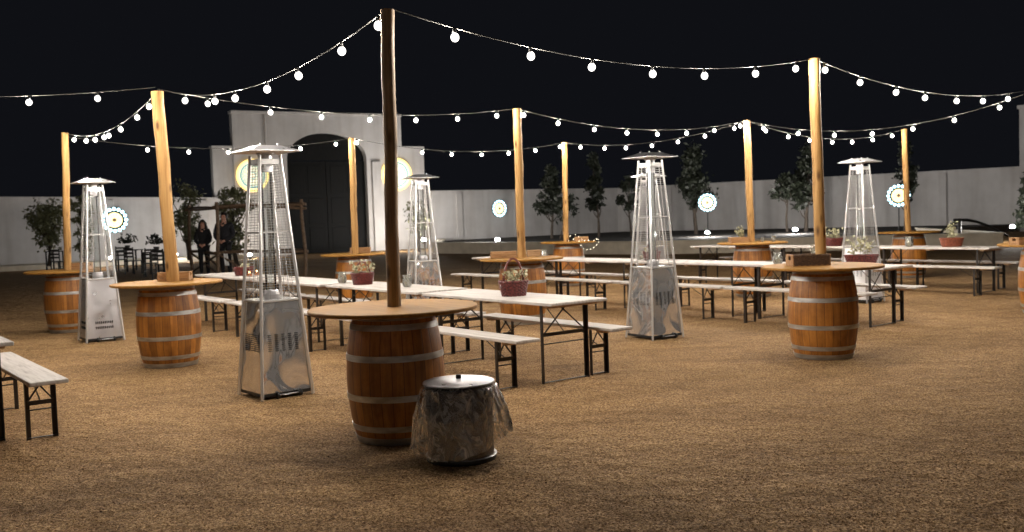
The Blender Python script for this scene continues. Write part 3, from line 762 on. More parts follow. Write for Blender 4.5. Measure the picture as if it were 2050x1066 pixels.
# fairy lights on far barrel
o = thing('fairy_lights', C['P5']+Vector((0, 0, BZ)), 0, 'thin strand of tiny warm lights looped over the far barrel top edge', 'fairy lights')
vx = (C['P5'].xy.normalized()); ax = Vector((vx.y, -vx.x, 0)); ay = Vector((-vx.x, -vx.y, 0))
P5 = lambda x, y, z: ax*x+ay*y+Vector((0, 0, z))
pts = [P5(*q) for q in ((.02, .10, .02), (.05, .16, .12), (.12, .2, .05), (.17, .12, .14), (.24, .2, .10), (.30, .18, .03), (.36, .2, .012), (.45, .2, .01), (.56, .24, .01), (.62, .25, .04),
       (.655, .23, .03), (.66, .21, -.03), (.62, .27, -.09), (.55, .34, -.14), (.48, .41, -.17), (.40, .48, -.18), (.33, .54, -.15), (.27, .58, -.08), (.24, .585, .012))]
MB().tube(pts, .003, 4).build('wire', M['cable'], o, 60)
q = MB()
for p in pts: q.ico(p+Vector((0, 0, .007)), .0065, 1)
q.build('tiny_bulbs', M['fairy'], o, 180)

# ------------------------------------------------------------------ walls, gate, planting bed
def wall_run(name, A, B, z0, zA, zB, th, label, pil=(), cop=.12):
    A, B = Vector(A), Vector(B); d = (B-A); ln = d.length; d.normalize(); nrm = Vector((d.y, -d.x))  # towards the viewer
    root = thing(name, (A.x, A.y, z0), math.atan2(d.y, d.x), label, 'wall')
    def slab(b, x0, x1, y0, y1, za0, zb0, za1, zb1):
        V = [b.bm.verts.new(p) for p in ((x0, y0, za0), (x1, y0, zb0), (x1, y1, zb0), (x0, y1, za0), (x0, y0, za1), (x1, y0, zb1), (x1, y1, zb1), (x0, y1, za1))]
        for f in ((0, 3, 2, 1), (4, 5, 6, 7), (0, 1, 5, 4), (1, 2, 6, 5), (2, 3, 7, 6), (3, 0, 4, 7)): b.bm.faces.new([V[i] for i in f])
    b = MB(); slab(b, 0, ln, 0, th, 0, 0, zA-z0, zB-z0); b.build('wall_face', M['plaster'], root)
    b = MB(); slab(b, -.004, ln+.004, -.05, th+.05, zA-z0+.002, zB-z0+.002, zA-z0+cop, zB-z0+cop); b.build('coping', M['plaster'], root)
    for t in pil:
        h = zA+(zB-zA)*t/ln-z0; MB().box((t, -.06, h/2-.002), (.34, .115, h-.006), bev=.01).build('pilaster', M['plaster'], root)
    return root
GA, GB = Vector((-12.78, 45.78)), Vector((-5.4, 50.0)); gd = (GB-GA).normalized()
wall_run('wall', GA-gd*40, GA-gd*.2, 0, 3.65, 2.70, .3, 'long white plastered wall left of the gate', (6, 12, 18, 24, 29.5, 34.5, 38.5))
WC = Vector((6.44, 58.6)); WR = Vector((-4.0, 50.8)); WE = Vector((23.9, 45.9))
wall_run('wall', WR, WC, 0, 2.84, 2.84, .3, 'white plastered wall right of the gate, behind the first small trees', (1.6, 5.4, 9.2))
wall_run('wall', WC, WE, 0, 2.84, 2.92, .3, 'long white plastered wall along the right side, behind the planting bed', (3.4, 8.4, 13.5, 18.2))
ed = (WE-WC).normalized()
tw = thing('gate_tower', (WE.x, WE.y, 0), math.atan2(ed.y, ed.x), 'tall white wall end at the right edge of the photo', 'wall')
MB().box((3, .5, 2.85), (6, 1.4, 5.7)).build('tower_face', M['plaster'], tw); MB().box((3, .5, 5.78), (6.16, 1.56, .15)).build('coping', M['plaster'], tw)

def arch_gate():
    # local x along facade, y depth (away from the viewer), z up
    root = thing('arched_gate', (GA.x, GA.y, 0), math.atan2(gd.y, gd.x), 'tall white arched gateway with dark double doors', 'gate')
    W = (GB-GA).length; H = 6.72
    inv = Matrix.Rotation(-math.atan2(gd.y, gd.x), 3, 'Z')
    def fx(px, py=400):     # facade x of a pixel column
        d = ray(px, py); n = Vector((gd.y, -gd.x, 0)); t = (Vector((GA.x, GA.y, 0))-EYEP).dot(n)/d.dot(n); p = EYEP+d*t
        return (p.xy-GA).dot(gd), p.z
    x0, x1 = fx(578)[0], fx(737)[0]; zs = fx(733, 318)[1]; za = fx(655, 266)[1]; xm = (x0+x1)/2; hw = (x1-x0)/2
    n = 28; arc = [(xm+hw*math.cos(a), zs+(za-zs)*math.sin(a)) for a in np.linspace(0, math.pi, n)]
    th = .45
    out = [(0, 0), (0, H), (W, H), (W, 0), (x1, 0)]+arc+[(x0, 0)]
    b = MB()
    # front/back as strips from the arch up to the lintel
    for y in (0, th):
        b.poly([(0, y, 0), (x0, y, 0), (x0, y, zs), (x0, y, H), (0, y, H)]); b.poly([(x1, y, 0), (W, y, 0), (W, y, H), (x1, y, H), (x1, y, zs)])
        for (xa, z_a), (xb, z_b) in zip(arc, arc[1:]): b.poly([(xa, y, z_a), (xa, y, H), (xb, y, H), (xb, y, z_b)])
    ring = [(x1, 0)]+arc+[(x0, 0)]
    for (xa, z_a), (xb, z_b) in zip(ring, ring[1:]): b.poly([(xa, 0, z_a), (xb, 0, z_b), (xb, th, z_b), (xa, th, z_a)])
    b.poly([(0, 0, 0), (0, 0, H), (0, th, H), (0, th, 0)]); b.poly([(W, 0, 0), (W, th, 0), (W, th, H), (W, 0, H)]); b.poly([(0, 0, H), (W, 0, H), (W, th, H), (0, th, H)])
    bmesh.ops.remove_doubles(b.bm, verts=b.bm.verts[:], dist=.0005)
    b.build('facade', M['plaster'], root)
    MB().box((W/2, th/2, H+.07), (W+.08, th+.1, .13), bev=.01).build('cornice', M['plaster'], root)
    for a, c, zz in ((fx(427, 330)[0], -.004, fx(440, 297)[1]), (W+.004, fx(853)[0], fx(835, 298)[1])):
        MB().box(((a+c)/2, .3, zz/2), (abs(c-a), .42, zz)).build('side_wing', M['plaster'], root)
        MB().box(((a+c)/2, .3, zz+.06), (abs(c-a)+.06, .5, .11)).build('wing_cap', M['plaster'], root)
    xa, xb = fx(746)[0], fx(764)[0]; zp = fx(750, 324)[1]
    MB().box(((xa+xb)/2, -.07, zp/2), (xb-xa, .138, zp), bev=.01).build('pilaster', M['plaster'], root)
    xa, xb = x0-(fx(764)[0]-x1), x0-(fx(746)[0]-x1)
    MB().box(((xa+xb)/2, -.07, zp/2), (xb-xa, .138, zp), bev=.01).build('pilaster', M['plaster'], root)
    xp = fx(537)[0]
    MB().tube([(xp, -.05, 3.2), (xp, -.05, H-.05)], .045, 10).build('downpipe', M['plaster'], root, 60)
    # doors
    zt = fx(655, 322)[1]
    for s in (0, 1):
        a, c = (x0, xm-.01) if s == 0 else (xm+.01, x1)
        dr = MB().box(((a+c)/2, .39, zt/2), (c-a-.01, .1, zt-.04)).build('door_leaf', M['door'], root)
        p = MB()
        for zc, hh in ((zt*.16, zt*.24), (zt*.46, zt*.28), (zt*.8, zt*.30)): 
            for q in (.28, .72): p.box((a+(c-a)*q, .332, zc), ((c-a)*.36, .03, hh), bev=.012)
        p.build('door_panel', M['door'], dr)
    b = MB(); arcd = [(xm+(hw-.02)*math.cos(a), zt+.03+max(0, (zs-zt-.03)+(za-zs-.02)*math.sin(a))) for a in np.linspace(0, math.pi, n)]
    f = [b.bm.verts.new((x, .37, z)) for x, z in [(x1-.02, zt+.03)]+arcd+[(x0+.02, zt+.03)]]; g = [b.bm.verts.new((v.co.x, .46, v.co.z)) for v in f]
    b.bm.faces.new(f); b.bm.faces.new(g[::-1])
    for i in range(len(f)): j = (i+1) % len(f); b.bm.faces.new((f[i], f[j], g[j], g[i]))
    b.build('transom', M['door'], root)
    return root, fx
gate, gfx = arch_gate()

# raised pavement by the left wall
def strip(name, pts, z0, z1, m, label, cat):
    tag(MB().prism(pts, z0, z1).build(name, m), label, cat, kind='structure')
e0 = GA-gd*42; nn = Vector((gd.y, -gd.x))
strip('pavement', [tuple(e0+nn*.0), tuple(e0+nn*2.2), tuple(GA-gd*.3+nn*2.2), tuple(GA-gd*.3+nn*.02)], -.1, .2, M['stone'], 'raised pale pavement along the left wall', 'pavement')

# planting bed with stone retaining wall
A, B_, Cc = onz(866, 508).xy, onz(1300, 510).xy, onz(2008, 495).xy
bed = thing('raised_bed', (A.x, A.y, 0), 0, 'low pale stone raised bed along the right hand walls', 'planter')
off = lambda p: (p.x-A.x, p.y-A.y)
def rib(b, P0, P1, th, z0, z1):
    d = (P1-P0).normalized(); q = Vector((-d.y, d.x))*th
    b.prism([off(P0), off(P1), off(P1+q), off(P0+q)], z0, z1)
b = MB(); rib(b, A, B_, .28, 0, .40); rib(b, B_+(B_-A).normalized()*-.02, Cc, .28, 0, .402)
side = Vector((Cc.x+1.2, Cc.y+9)); 
rib(b, Cc, side, .28, 0, .398)
aside = Vector((WR.x+.3, WR.y-.3)); rib(b, aside, A, .28, 0, .396)
b.build('retaining_wall', M['stone'], bed)
b = MB()
def cap(P0, P1, z):
    d = (P1-P0).normalized(); q = Vector((-d.y, d.x)); b.prism([off(P0-q*.04), off(P1-q*.04), off(P1+q*.33), off(P0+q*.33)], z, z+.07)
cap(A, B_, .404); cap(B_-(B_-A).normalized()*.02, Cc, .406); cap(Cc, side, .408); cap(aside, A, .4)
b.build('capstones', M['stone'], bed)
MB().prism([off(A+Vector((.3, .3))), off(B_+Vector((0.1, .2))), off(Cc+Vector((.1, .2))), off(side), off(WE-Vector((.3, .5))), off(WC-Vector((0, .5))), off(aside)], .02, .36).build('soil', M['soil'], bed)

# unseen house added behind the camera for heater reflections and bounced light
fh = thing('added_house', (0, -7, 0), 0, 'white plastered house added out of view for reflections and bounced light', 'building')
MB().box((0, -2, 2.75), (70, 4, 5.5)).build('wall', M['plaster'], fh)
MB().box((0, -2, 5.58), (70.3, 4.3, .15)).build('cornice', M['stone'], fh)
for x in (-21, -12, -3, 6, 15, 24):
    MB().box((x, .02, 1.25), (1.3, .1, 2.5)).build('door', M['door'], fh); MB().box((x+4.2, .02, 1.9), (1.1, .1, 1.3)).build('window', M['door'], fh)

# ------------------------------------------------------------------ glowing rosettes
def rosette(name, pos, nrm, rad, big, label):
    n = Vector((nrm[0], nrm[1], 0)).normalized(); rz = math.atan2(n.y, n.x)+math.pi/2     # local -Y towards the viewer
    o = thing(name, pos, rz, label, 'light', 'glowing rosettes on the walls')
    rot = Matrix.Rotation(math.pi/2, 4, 'X')
    def disc(nm, prof, m, par=o, seg=48):
        q = MB().lathe(prof, seg); bmesh.ops.transform(q.bm, matrix=rot, verts=q.bm.verts[:]); return q.build(nm, m, par, 40)
    disc('backboard', [(0, 0), (rad*.97, 0), (rad*.97, .03), (0, .03)], M['door' if not big else 'plaster'])
    if not big:
        q = MB(); k = 16
        for i in range(k):
            a = 2*math.pi*i/k; c = Vector((math.cos(a)*rad*.84, -.05, math.sin(a)*rad*.84)); q.ico(c, rad*.135, 2, (1, .35, 1))
        q.build('petal_lamps', M['led_cyan'], o, 180)
        disc('core_disc', [(0, .055), (rad*.56, .05), (rad*.58, .04), (rad*.58, .03)], M['led_yellow'])
        q = MB()
        for i in range(12):
            a = 2*math.pi*i/12; q.ico((math.cos(a)*rad*.42, -.055, math.sin(a)*rad*.42), rad*.09, 1, (1, .5, 1))
        q.build('core_petals', M['led_cream'], o, 180)
        disc('hub', [(0, .075), (rad*.13, .07), (rad*.15, .05)], M['batten'])
    else:
        disc('outer_ring', [(rad*.86, .03), (rad*.86, .07), (rad, .07), (rad, .03)], M['led_amber'])
        disc('lace_disc', [(0, .045), (rad*.86, .045), (rad*.86, .03)], M['led_cream'])
        q = MB()
        def ring(r, w, k=48): q.tube([(math.cos(a)*r, -.055, math.sin(a)*r) for a in np.linspace(0, 2*math.pi, k, endpoint=False)], w, 5, closed=True)
        ring(rad*.74, .03)
        for i in range(20):
            a = 2*math.pi*i/20; cx, cz = math.cos(a)*rad*.62, math.sin(a)*rad*.62
            q.tube([(cx+math.cos(t)*rad*.08, -.055, cz+math.sin(t)*rad*.08) for t in np.linspace(0, 6.28, 12, endpoint=False)], .012, 4, closed=True)
        for i in range(14):
            a = 2*math.pi*i/14
            q.tube([(math.cos(a)*rad*.2, -.055, math.sin(a)*rad*.2), (math.cos(a+.2)*rad*.35, -.06, math.sin(a+.2)*rad*.35), (math.cos(a)*rad*.52, -.055, math.sin(a)*rad*.52)], .014, 4)
        ring(rad*.18, .016)
        q.build('lace_tracery', M['led_teal'], o, 60)
    return o
def on_wall(px, py, A, B):
    A, B = Vector(A), Vector(B); d = (B-A).normalized(); n = Vector((d.y, -d.x, 0)); r = ray(px, py)
    t = (Vector((A.x, A.y, 0))-EYEP).dot(n)/r.dot(n); return EYEP+r*t, n
for px, py, r, w, lab in ((228, 441, 26, (GA-gd*40, GA), 'round rosette of cyan lamps and yellow core on the left wall behind the leftmost heater'),
                          (996, 418, 17.5, (WR, WC), 'round rosette with full cyan ring on the wall between gate and middle pole'),
                          (1416, 406, 18.5, (WC, WE), 'round rosette half covered by the bushy tree on the right wall'),
                          (1799, 392, 23, (WC, WE), 'rightmost rosette with cyan ring, partly behind a wooden pole')):
    p, n = on_wall(px, py, *w); p += n*.14
    st_ = None
    if px in (1416, 1799):      # these two stand on a slim stake in the bed, in front of a tree
        st_ = 46.05 if px == 1416 else 40.35; p = atd(px, py, st_); n = Vector((-p.x, -p.y, 0)).normalized()
    o = rosette('light_rosette', p, n, r*p.y/F, False, lab)
    if st_: MB().tube([(0, .03, .33-p.z), (0, .03, -.3)], .025, 8).build('stake', M['iron'], o, 60)
for px, py, lab in ((505, 352, 'large yellow ringed lace rosette on the gate, left of the arch'), (793, 350, 'large yellow ringed lace rosette on the gate, right of the arch')):
    p, n = on_wall(px, py, GA, GB); p += n*.03
    rosette('light_rosette', p, n, 32.5*p.y/F, True, lab)

# ------------------------------------------------------------------ floodlights at the wall foot
def make_flood(lens):
    o = thing('floodlight', (0, 0, 0))
    MB().lathe([(0, 0), (.09, 0), (.10, .02), (.06, .05), (.03, .06), (.03, .10), (.06, .12), (.09, .14), (.09, .15), (0, .15)], 18).build('housing', M['black'], o, 40)
    MB().lathe([(.085, .151), (.082, .18), (.06, .215), (.03, .232), (0, .236)], 18).build('lens', lens, o, 60)
    return o
FL = None
for px, py, Y, z, lab in ((223, 529, 39.6, .2, 'small lit floodlight at the foot of the left wall, behind the leftmost heater'), (352, 529, 42, .2, 'small lit floodlight beside the thick yellow left pole, by the olive tree'),
     (500, 512, 44.2, 0, 'bright floodlight at the gate foot, behind the front heater'), (783, 505, 47.0, 0, 'bright floodlight at the gate foot, right of the nearest dark pole'), (849, 491, 46.5, 0.36, 'lit floodlight on the left corner of the raised bed, by the gate heater'),
     (996, 483, 42, .36, 'lit floodlight on the raised bed below the full cyan ring rosette'), (1416, 472, 42, .36, 'lit floodlight on the raised bed below the half covered rosette'),
     (1592, 472, 42, .36, 'lit floodlight on the raised bed between two slim tree trunks'), (2027, 475, 34, .40, 'lit floodlight at the right end of the raised bed')):
    c = atd(px, py, Y)
    o = make_flood(M['flood_dim' if px < 400 else 'flood_gate' if px < 800 else 'flood'])
    o.location = (c.x, c.y, z); tag(o, lab, 'floodlight', 'small floodlights along the walls')
    zz = c.z-.19
    if zz > z+.02:     # stake that carries the lamp at its height
        o.location.z = zz
        MB().tube([(0, 0, z-zz-.01), (0, 0, .004)], .02, 8).build('stake', M['black'], o, 60)

# ------------------------------------------------------------------ trees
def tree(base, H, crown_z0, rx, trunk_r, n, shape, leafm, lsz, label, lean=0, seed=1, cat='tree', forks=7, name='tree', group=None, nclump=34):
    random.seed(seed)
    o = thing(name, base, 0, label, cat, group)
    tb = MB(); top = Vector((lean, 0, H*.82))
    path = [Vector((lean*q**1.5+.05*math.sin(q*5+seed), .04*math.sin(q*4+seed), top.z*q)) for q in np.linspace(0, 1, 12)]
    tb.tube(path, [trunk_r*(1-.75*q) for q in np.linspace(0, 1, 12)], 8, rough=.08)
    cl = []
    hz = H-crown_z0
    for k in range(nclump):
        u = random.random(); z = crown_z0+hz*u
        if shape == 'cone': rr = rx*(1-u)**.7*(.5+.5*min(1, u*6))
        elif shape == 'round': rr = rx*math.sqrt(max(.04, 1-(2*u-1)**2))
        else: rr = rx*(.35+.65*u)*math.sqrt(max(.1, 1-max(0, 2*u-1.1)**2))
        a = random.uniform(0, 6.28); r = rr*math.sqrt(random.random())
        cl.append((Vector((lean*(z/H)+r*math.cos(a), r*math.sin(a)*.9, z)), random.uniform(.5, 1.25)))
    for k in range(forks*2):
        c, _ = random.choice(cl); zb = max(crown_z0*.7, c.z-hz*random.uniform(.2, .45)); zb = min(zb, top.z*.98)
        q = zb/top.z; bp = path[min(11, int(q*11))]
        mid = bp.lerp(c, .5)+Vector((0, 0, -.05*hz)); tb.tube([bp, mid, c], [trunk_r*.4, trunk_r*.25, trunk_r*.08], 5)
    tb.build('trunk', M['bark'], o, 60)
    lb = MB(); per = n//nclump
    for c, s in cl:
        cr = rx*.30*s
        for i in range(int(per*s)):
            d = Vector((random.gauss(0, 1), random.gauss(0, 1), random.gauss(0, .9)))*cr*.55
            lb.leaf(c+d, lsz*random.uniform(.6, 1.3), 2.2)
    lb.build('crown', leafm, o)
    return o
def base_at(px, Y, z): c = atd(px, 480, Y); return Vector((c.x, c.y, z))
TG = 'slim trees in the raised bed'
for px, Y, topy, cry, hwpx, lean, n, shp, sd, lab, tr in (
    (1107, 47.5, 335, 425, 38, .0, 1900, 'cone', 11, 'slim dark tree left of the far fairy light barrel pole', .07),
    (1122, 46, 395, 440, 30, .5, 420, 'round', 12, 'thin sparse sapling right behind the far fairy light barrel pole', .04),
    (1198, 48, 312, 415, 27, -.1, 1900, 'cone', 13, 'slender pointed tree left of the crumpled shiny heater', .07),
    (1262, 48, 355, 420, 28, .0, 900, 'round', 14, 'dark tree mostly hidden behind the crumpled shiny heater', .06),
    (1393, 47, 296, 412, 44, .0, 3200, 'cone', 15, 'bushy dark tree beside the half covered rosette', .10),
    (1577, 45, 352, 402, 38, -.0, 1200, 'round', 16, 'bent thin tree left of the right honey coloured pole', .06),
    (1616, 45, 300, 415, 42, .1, 2600, 'cone', 17, 'tall dark tree right behind the right honey coloured pole', .10),
    (1814, 41, 286, 402, 31, .0, 1900, 'cone', 18, 'narrow dark tree behind the pole at the rightmost rosette', .09),
    (2056, 36, 345, 470, 26, .0, 800, 'round', 19, 'dark leafy shrub at the right edge of the raised bed', .05)):
    b = base_at(px, Y, .34); H = atd(px, topy, Y).z-.34; c0 = atd(px, cry, Y).z-.34; rx = hwpx*.80*Y/F
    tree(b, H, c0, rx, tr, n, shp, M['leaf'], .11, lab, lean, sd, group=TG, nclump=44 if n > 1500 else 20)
OG = 'olive trees along the left wall'
for px, Y, topy, cry, hwpx, n, sd, lab, z in (
    (97, 37.6, 405, 490, 46, 1900, 31, 'leafy olive tree against the white wall at far left', .2), (166, 38.4, 396, 510, 26, 1100, 32, 'narrow olive tree squeezed between leftmost pole and heater', .2),
    (374, 39, 378, 480, 40, 1500, 33, 'olive tree left of the woman in the black coat', .2), (470, 36, 378, 500, 40, 1700, 34, 'blossoming olive tree behind the man in the dark jacket', 0),
    (840, 46.2, 405, 470, 34, 600, 35, 'sparse shrub at the gate foot seen through the gate heater', 0)):
    b = base_at(px, Y, z); H = atd(px, topy, Y).z-z; c0 = atd(px, cry, Y).z-z; rx = hwpx*Y/F
    tree(b, H, c0, rx, .09, n, 'vase', M['olive'], .085, lab, 0, sd, group=OG, forks=10, nclump=40)

# ------------------------------------------------------------------ cafe furniture at the left wall
def chair(p, rz, lab):
    o = thing('cafe_chair', p, rz, lab, 'chair', 'dark slatted chairs by the left wall')
    MB().box((0, 0, .45), (.42, .42, .03), bev=.006).build('seat', M['iron'], o)
    for sx in (-1, 1):
        for sy, h in ((-1, .44), (1, .92)): MB().bar((sx*.19, sy*.19, 0), (sx*.18, sy*(.19 if sy < 0 else .215), h), .035).build('leg', M['iron'], o)
    b = MB()
    for z in (.60, .72, .86): b.box((0, .208, z), (.34, .02, .06), bev=.004)
    b.build('backrest', M['iron'], o)
    b = MB()
    for s in (-1, 1): b.bar((s*.187, -.18, .2), (s*.187, .19, .2), .02)
    b.bar((-.18, -.185, .25), (.18, -.185, .25), .02); b.build('stretcher', M['iron'], o); return o
def ctable(p, lab):
    o = thing('cafe_table', p, 0, lab, 'table', 'dark cafe tables by the left wall')
    MB().box((0, 0, .745), (.75, .7, .035), bev=.006).build('tabletop', M['iron'], o)
    for sx in (-1, 1):
        for sy in (-1, 1): MB().box((sx*.33, sy*.3, .363), (.05, .05, .726)).build('leg', M['iron'], o)
    return o
def potplant(p, lab, sd):
    random.seed(sd); o = thing('potted_plant', p, 0, lab, 'plant', 'potted plants on the cafe tables')
    MB().lathe([(0, 0), (.07, 0), (.10, .16), (.09, .16), (.08, .14), (0, .14)], 16).build('plant_pot', M['pot'], o, 40)
    b = MB()
    for i in range(120): b.leaf(Vector((random.gauss(0, .14), random.gauss(0, .12), .26+abs(random.gauss(0, .14)))), .07, 2.2)
    b.build('leaves', M['leaf'], o)
for px, py, lab, rz in ((262, 541, 'cafe table with dark top, right of the leftmost heater', 0), (316, 550, 'cafe table half hidden by the thick yellow left pole', 0), (118, 541, 'cafe table behind the leftmost pole', 0)):
    p = onz(px, py, 0)
    ctable(p, 'dark '+lab)
for px, py, rz, lab in ((244, 545, .3, 'dark slatted chair at the table right of the leftmost heater, seen from behind'), (268, 549, 2.8, 'dark slatted chair pulled to the near side of that table by the heater'), (303, 556, .2, 'dark slatted chair left of the thick yellow left pole'),
                        (120, 549, 2.9, 'dark slatted chair just left of the leftmost pole'), (324, 560, 3.0, 'dark slatted chair hidden behind the thick yellow left pole')):
    chair(onz(px, py, 0), rz, lab)
p = onz(255, 541, 0); potplant(Vector((p.x+.05, p.y, .763)), 'dark little plant on the table right of the leftmost heater', 5)
p = onz(313, 550, 0); potplant(Vector((p.x+.05, p.y, .763)), 'spreading dark plant on the table by the thick yellow left pole', 6)

# ------------------------------------------------------------------ rustic log stall
pa = atd(437, 500, 29.3); pr = atd(609, 500, 28.6); pl = atd(382, 500, 31.6); pb = Vector((pr.x+pl.x-pa.x, pr.y+pl.y-pa.y, 0))
st = thing('log_stall', (pa.x, pa.y, 0), 0, 'rustic stall of rough logs where two people stand', 'stall')
o_ = Vector((pa.x, pa.y, 0)); lp = lambda p, z: Vector((p.x, p.y, z))-o_
for p, h in ((pa, 2.26), (pr, 2.24), (pl, 2.24), (pb, 2.24)):
    MB().tube([lp(p, z)+Vector((.03*math.sin(z*2.3+p.x), 0, 0)) for z in np.linspace(0, h, 9)], [.055-.006*i/8 for i in range(9)], 9, rough=.08).build('post', M['rustic'], st, 60)
def rail(a, c, z, r=.045, dz=0, ext=.12):
    a, c = lp(a, z), lp(c, z+dz); d = (c-a).normalized()*ext; a -= d; c += d
    MB().tube([a.lerp(c, q)+Vector((0, 0, .025*math.sin(q*5))) for q in np.linspace(0, 1, 8)], r, 8, rough=.1).build('rail', M['rustic'], st, 60)
mid = pa.lerp(pr, .36)
for z in (2.11,): 
    for a, c in ((pa, pr), (pl, pa), (pr, pb), (pb, pl)): rail(a, c, z)
rail(pr.lerp(pa, .3), pr, 2.0, .04); 
for a, c in ((pa, pr), (pl, pa), (pr, pb)): rail(a, c, .74)
def brace(a, c, z0, z1): MB().tube([lp(a, z0), lp(c, z1)], .032, 7, rough=.1).build('brace', M['rustic'], st, 60)
brace(pl, pa, .08, .7); brace(pa, pl, .08, .7); brace(pa, mid, .7, .1); brace(pl.lerp(pa, .5), pa, .7, .3)
w = thing('cloth', lp(pa, 0)+o_+Vector((.22, -.06, 0)), 0, 'white cloth hanging from the lower rail of the log stall', 'cloth')
b = MB(); g = []
for i in range(9):
    z = .79-.055*i; g.append([b.bm.verts.new((-.06+.02*j+.006*i, -.012*math.sin(j*1.6+i*.3)-.02*math.sin(i*.2), z)) for j in range(7)])
for i in range(8):
    for j in range(6): b.bm.faces.new((g[i][j], g[i][j+1], g[i+1][j+1], g[i+1][j]))
cl_ = b.build('cloth_sheet', M['paper'], w, 180); cl_.modifiers.new('thick', 'SOLIDIFY').thickness = .006

# ------------------------------------------------------------------ the two people
def skinned(name, nodes, edges, m, parent, root=0, sub=1):
    me = bpy.data.meshes.new(name); me.from_pydata([n[0] for n in nodes], edges, []); me.materials.append(m)
    o = bpy.data.objects.new(name, me); COL.objects.link(o); o.parent = parent
    md = o.modifiers.new('skin', 'SKIN'); md.use_smooth_shade = True
    if not me.skin_vertices: me.attributes
    d = me.skin_vertices[0].data
    for i, n in enumerate(nodes):
        r = n[1]; d[i].radius = r if isinstance(r, tuple) else (r, r); d[i].use_root = (i == root)
    s = o.modifiers.new('smooth', 'SUBSURF'); s.levels = s.render_levels = sub
    return o
def person(p, rz, H, woman, label):
    k = H/1.75
    root = thing('person', p, rz, label, 'person', 'people at the log stall'); root.scale = (k, k, k)
    # local: faces -Y; joints of a 1.75 m figure, hands clasped in front
    sw = .17 if woman else .20; hw = .095
    J = {'pel': ((0, 0, .95), (.15, .11)), 'bel': ((0, 0, 1.10), (.13, .10)), 'che': ((0, .005, 1.28), (.16, .11)), 'nek': ((0, .01, 1.45), (.06, .06)), 'jaw': ((0, -.015, 1.545), (.066, .075)), 'hed': ((0, -.005, 1.625), (.078, .094)), 'crn': ((0, .005, 1.70), (.055, .065)),
         'nos': ((0, -.105, 1.60), (.012, .016))}
    for s, t in ((-1, 'l'), (1, 'r')):
        J['sh'+t] = ((s*sw, .0, 1.40), .062); J['el'+t] = ((s*(sw+.06), -.03, 1.11), .045); J['wr'+t] = ((s*.07, -.20, .965), .030); J['pa'+t] = ((s*.03, -.225, .945), (.034, .022))
        J['hi'+t] = ((s*hw, 0, .88), .085); J['kn'+t] = ((s*.10, -.015, .48), .056); J['an'+t] = ((s*.10, .02, .08), .040); J['to'+t] = ((s*.115, -.14, .035), (.04, .03))
        for f in range(4): 
            J[f'f{f}a'+t] = ((s*(.008-.012*f*.3), -.245+.004*f, .955-.017*f), .0085); J[f'f{f}b'+t] = ((-s*.025, -.252+.005*f, .948-.017*f), .0075)
        J['tha'+t] = ((s*.022, -.225, .985), .010); J['thb'+t] = ((s*.0, -.24, 1.0), .008)
    E = [('pel', 'bel'), ('bel', 'che'), ('che', 'nek'), ('nek', 'jaw'), ('jaw', 'hed'), ('hed', 'crn'), ('hed', 'nos')]
    for t in 'lr':
        E += [('che', 'sh'+t), ('sh'+t, 'el'+t), ('el'+t, 'wr'+t), ('wr'+t, 'pa'+t), ('pel', 'hi'+t), ('hi'+t, 'kn'+t), ('kn'+t, 'an'+t), ('an'+t, 'to'+t), ('wr'+t, 'tha'+t), ('tha'+t, 'thb'+t)]
        for f in range(4): E += [('pa'+t, f'f{f}a'+t), (f'f{f}a'+t, f'f{f}b'+t)]
    def sub(keys, edges, grow, name, m):
        ks = list(keys); idx = {q: i for i, q in enumerate(ks)}
        nd = []
        for q in ks:
            r = J[q][1]; r = r if isinstance(r, tuple) else (r, r); nd.append((J[q][0], (r[0]+grow, r[1]+grow)))
        return skinned(name, nd, [(idx[a], idx[c]) for a, c in edges if a in idx and c in idx], m, root)
    sub(J.keys(), E, 0, 'body', M['skin'])
    co = ['pel', 'bel', 'che', 'shl', 'shr', 'ell', 'elr', 'wrl', 'wrr', 'hil', 'hir']
    sub(co, E, .026, 'coat', M['coat' if woman else 'coat2'])
    sub(['pel', 'hil', 'hir', 'knl', 'knr', 'anl', 'anr'], E, .016, 'trousers', M['coat'])
    for t in 'lr': sub(['an'+t, 'to'+t], [('an'+t, 'to'+t)], .014, 'shoe', M['black'])
    # collar closes the coat round the neck
    MB().lathe([(.085, 1.41), (.078, 1.47), (.070, 1.49), (.066, 1.47)], 16, sy=.95).build('collar', M['coat'], root, 60)
    hr = MB(); rn = random.Random(4)
    prof = 1.0
    n, mm = 20, 12
    for i in range(1):
        g = []
        for a in range(mm+1):
            th = a/mm*math.pi*(.62 if not woman else .66); row = []
            for j in range(n):
                ph = 2*math.pi*j/n; front = math.sin(ph) < -.35
                tt = th*(.62 if front else 1.0)
                row.append(hr.bm.verts.new((math.sin(tt)*math.cos(ph)*.097, .012+math.sin(tt)*math.sin(ph)*.112, 1.625+math.cos(tt)*.128)))
            g.append(row)
        for a in range(mm):
            for j in range(n): hr.bm.faces.new((g[a][j], g[a][(j+1) % n], g[a+1][(j+1) % n], g[a+1][j]))
    if woman:
        for j in range(26):
            ph = R(-25)+R(230)*j/25
            x, y = math.cos(ph)*.095, .015+math.sin(ph)*.10
            hr.tube([(x, y, 1.66), (x*1.18, y*1.1, 1.55), (x*1.35+rn.uniform(-.01, .01), y*1.05, 1.44), (x*1.25, y*.8-.01, 1.36+rn.uniform(-.02, .02))], [.02, .026, .024, .01], 6)
    bmesh.ops.remove_doubles(hr.bm, verts=hr.bm.verts[:], dist=.0005)
    hr.build('hair', M['hair'], root, 60)
    e = MB()
    for s in (-1, 1): e.ico((s*.032, -.088, 1.628), .010, 1, (1.3, .6, .8))
    e.build('eyes', M['black'], root, 180)
    MB().ico((0, -.089, 1.553), .018, 1, (1.2, .35, .28)).build('mouth', M['wicker_red'], root, 180)
    e = MB()
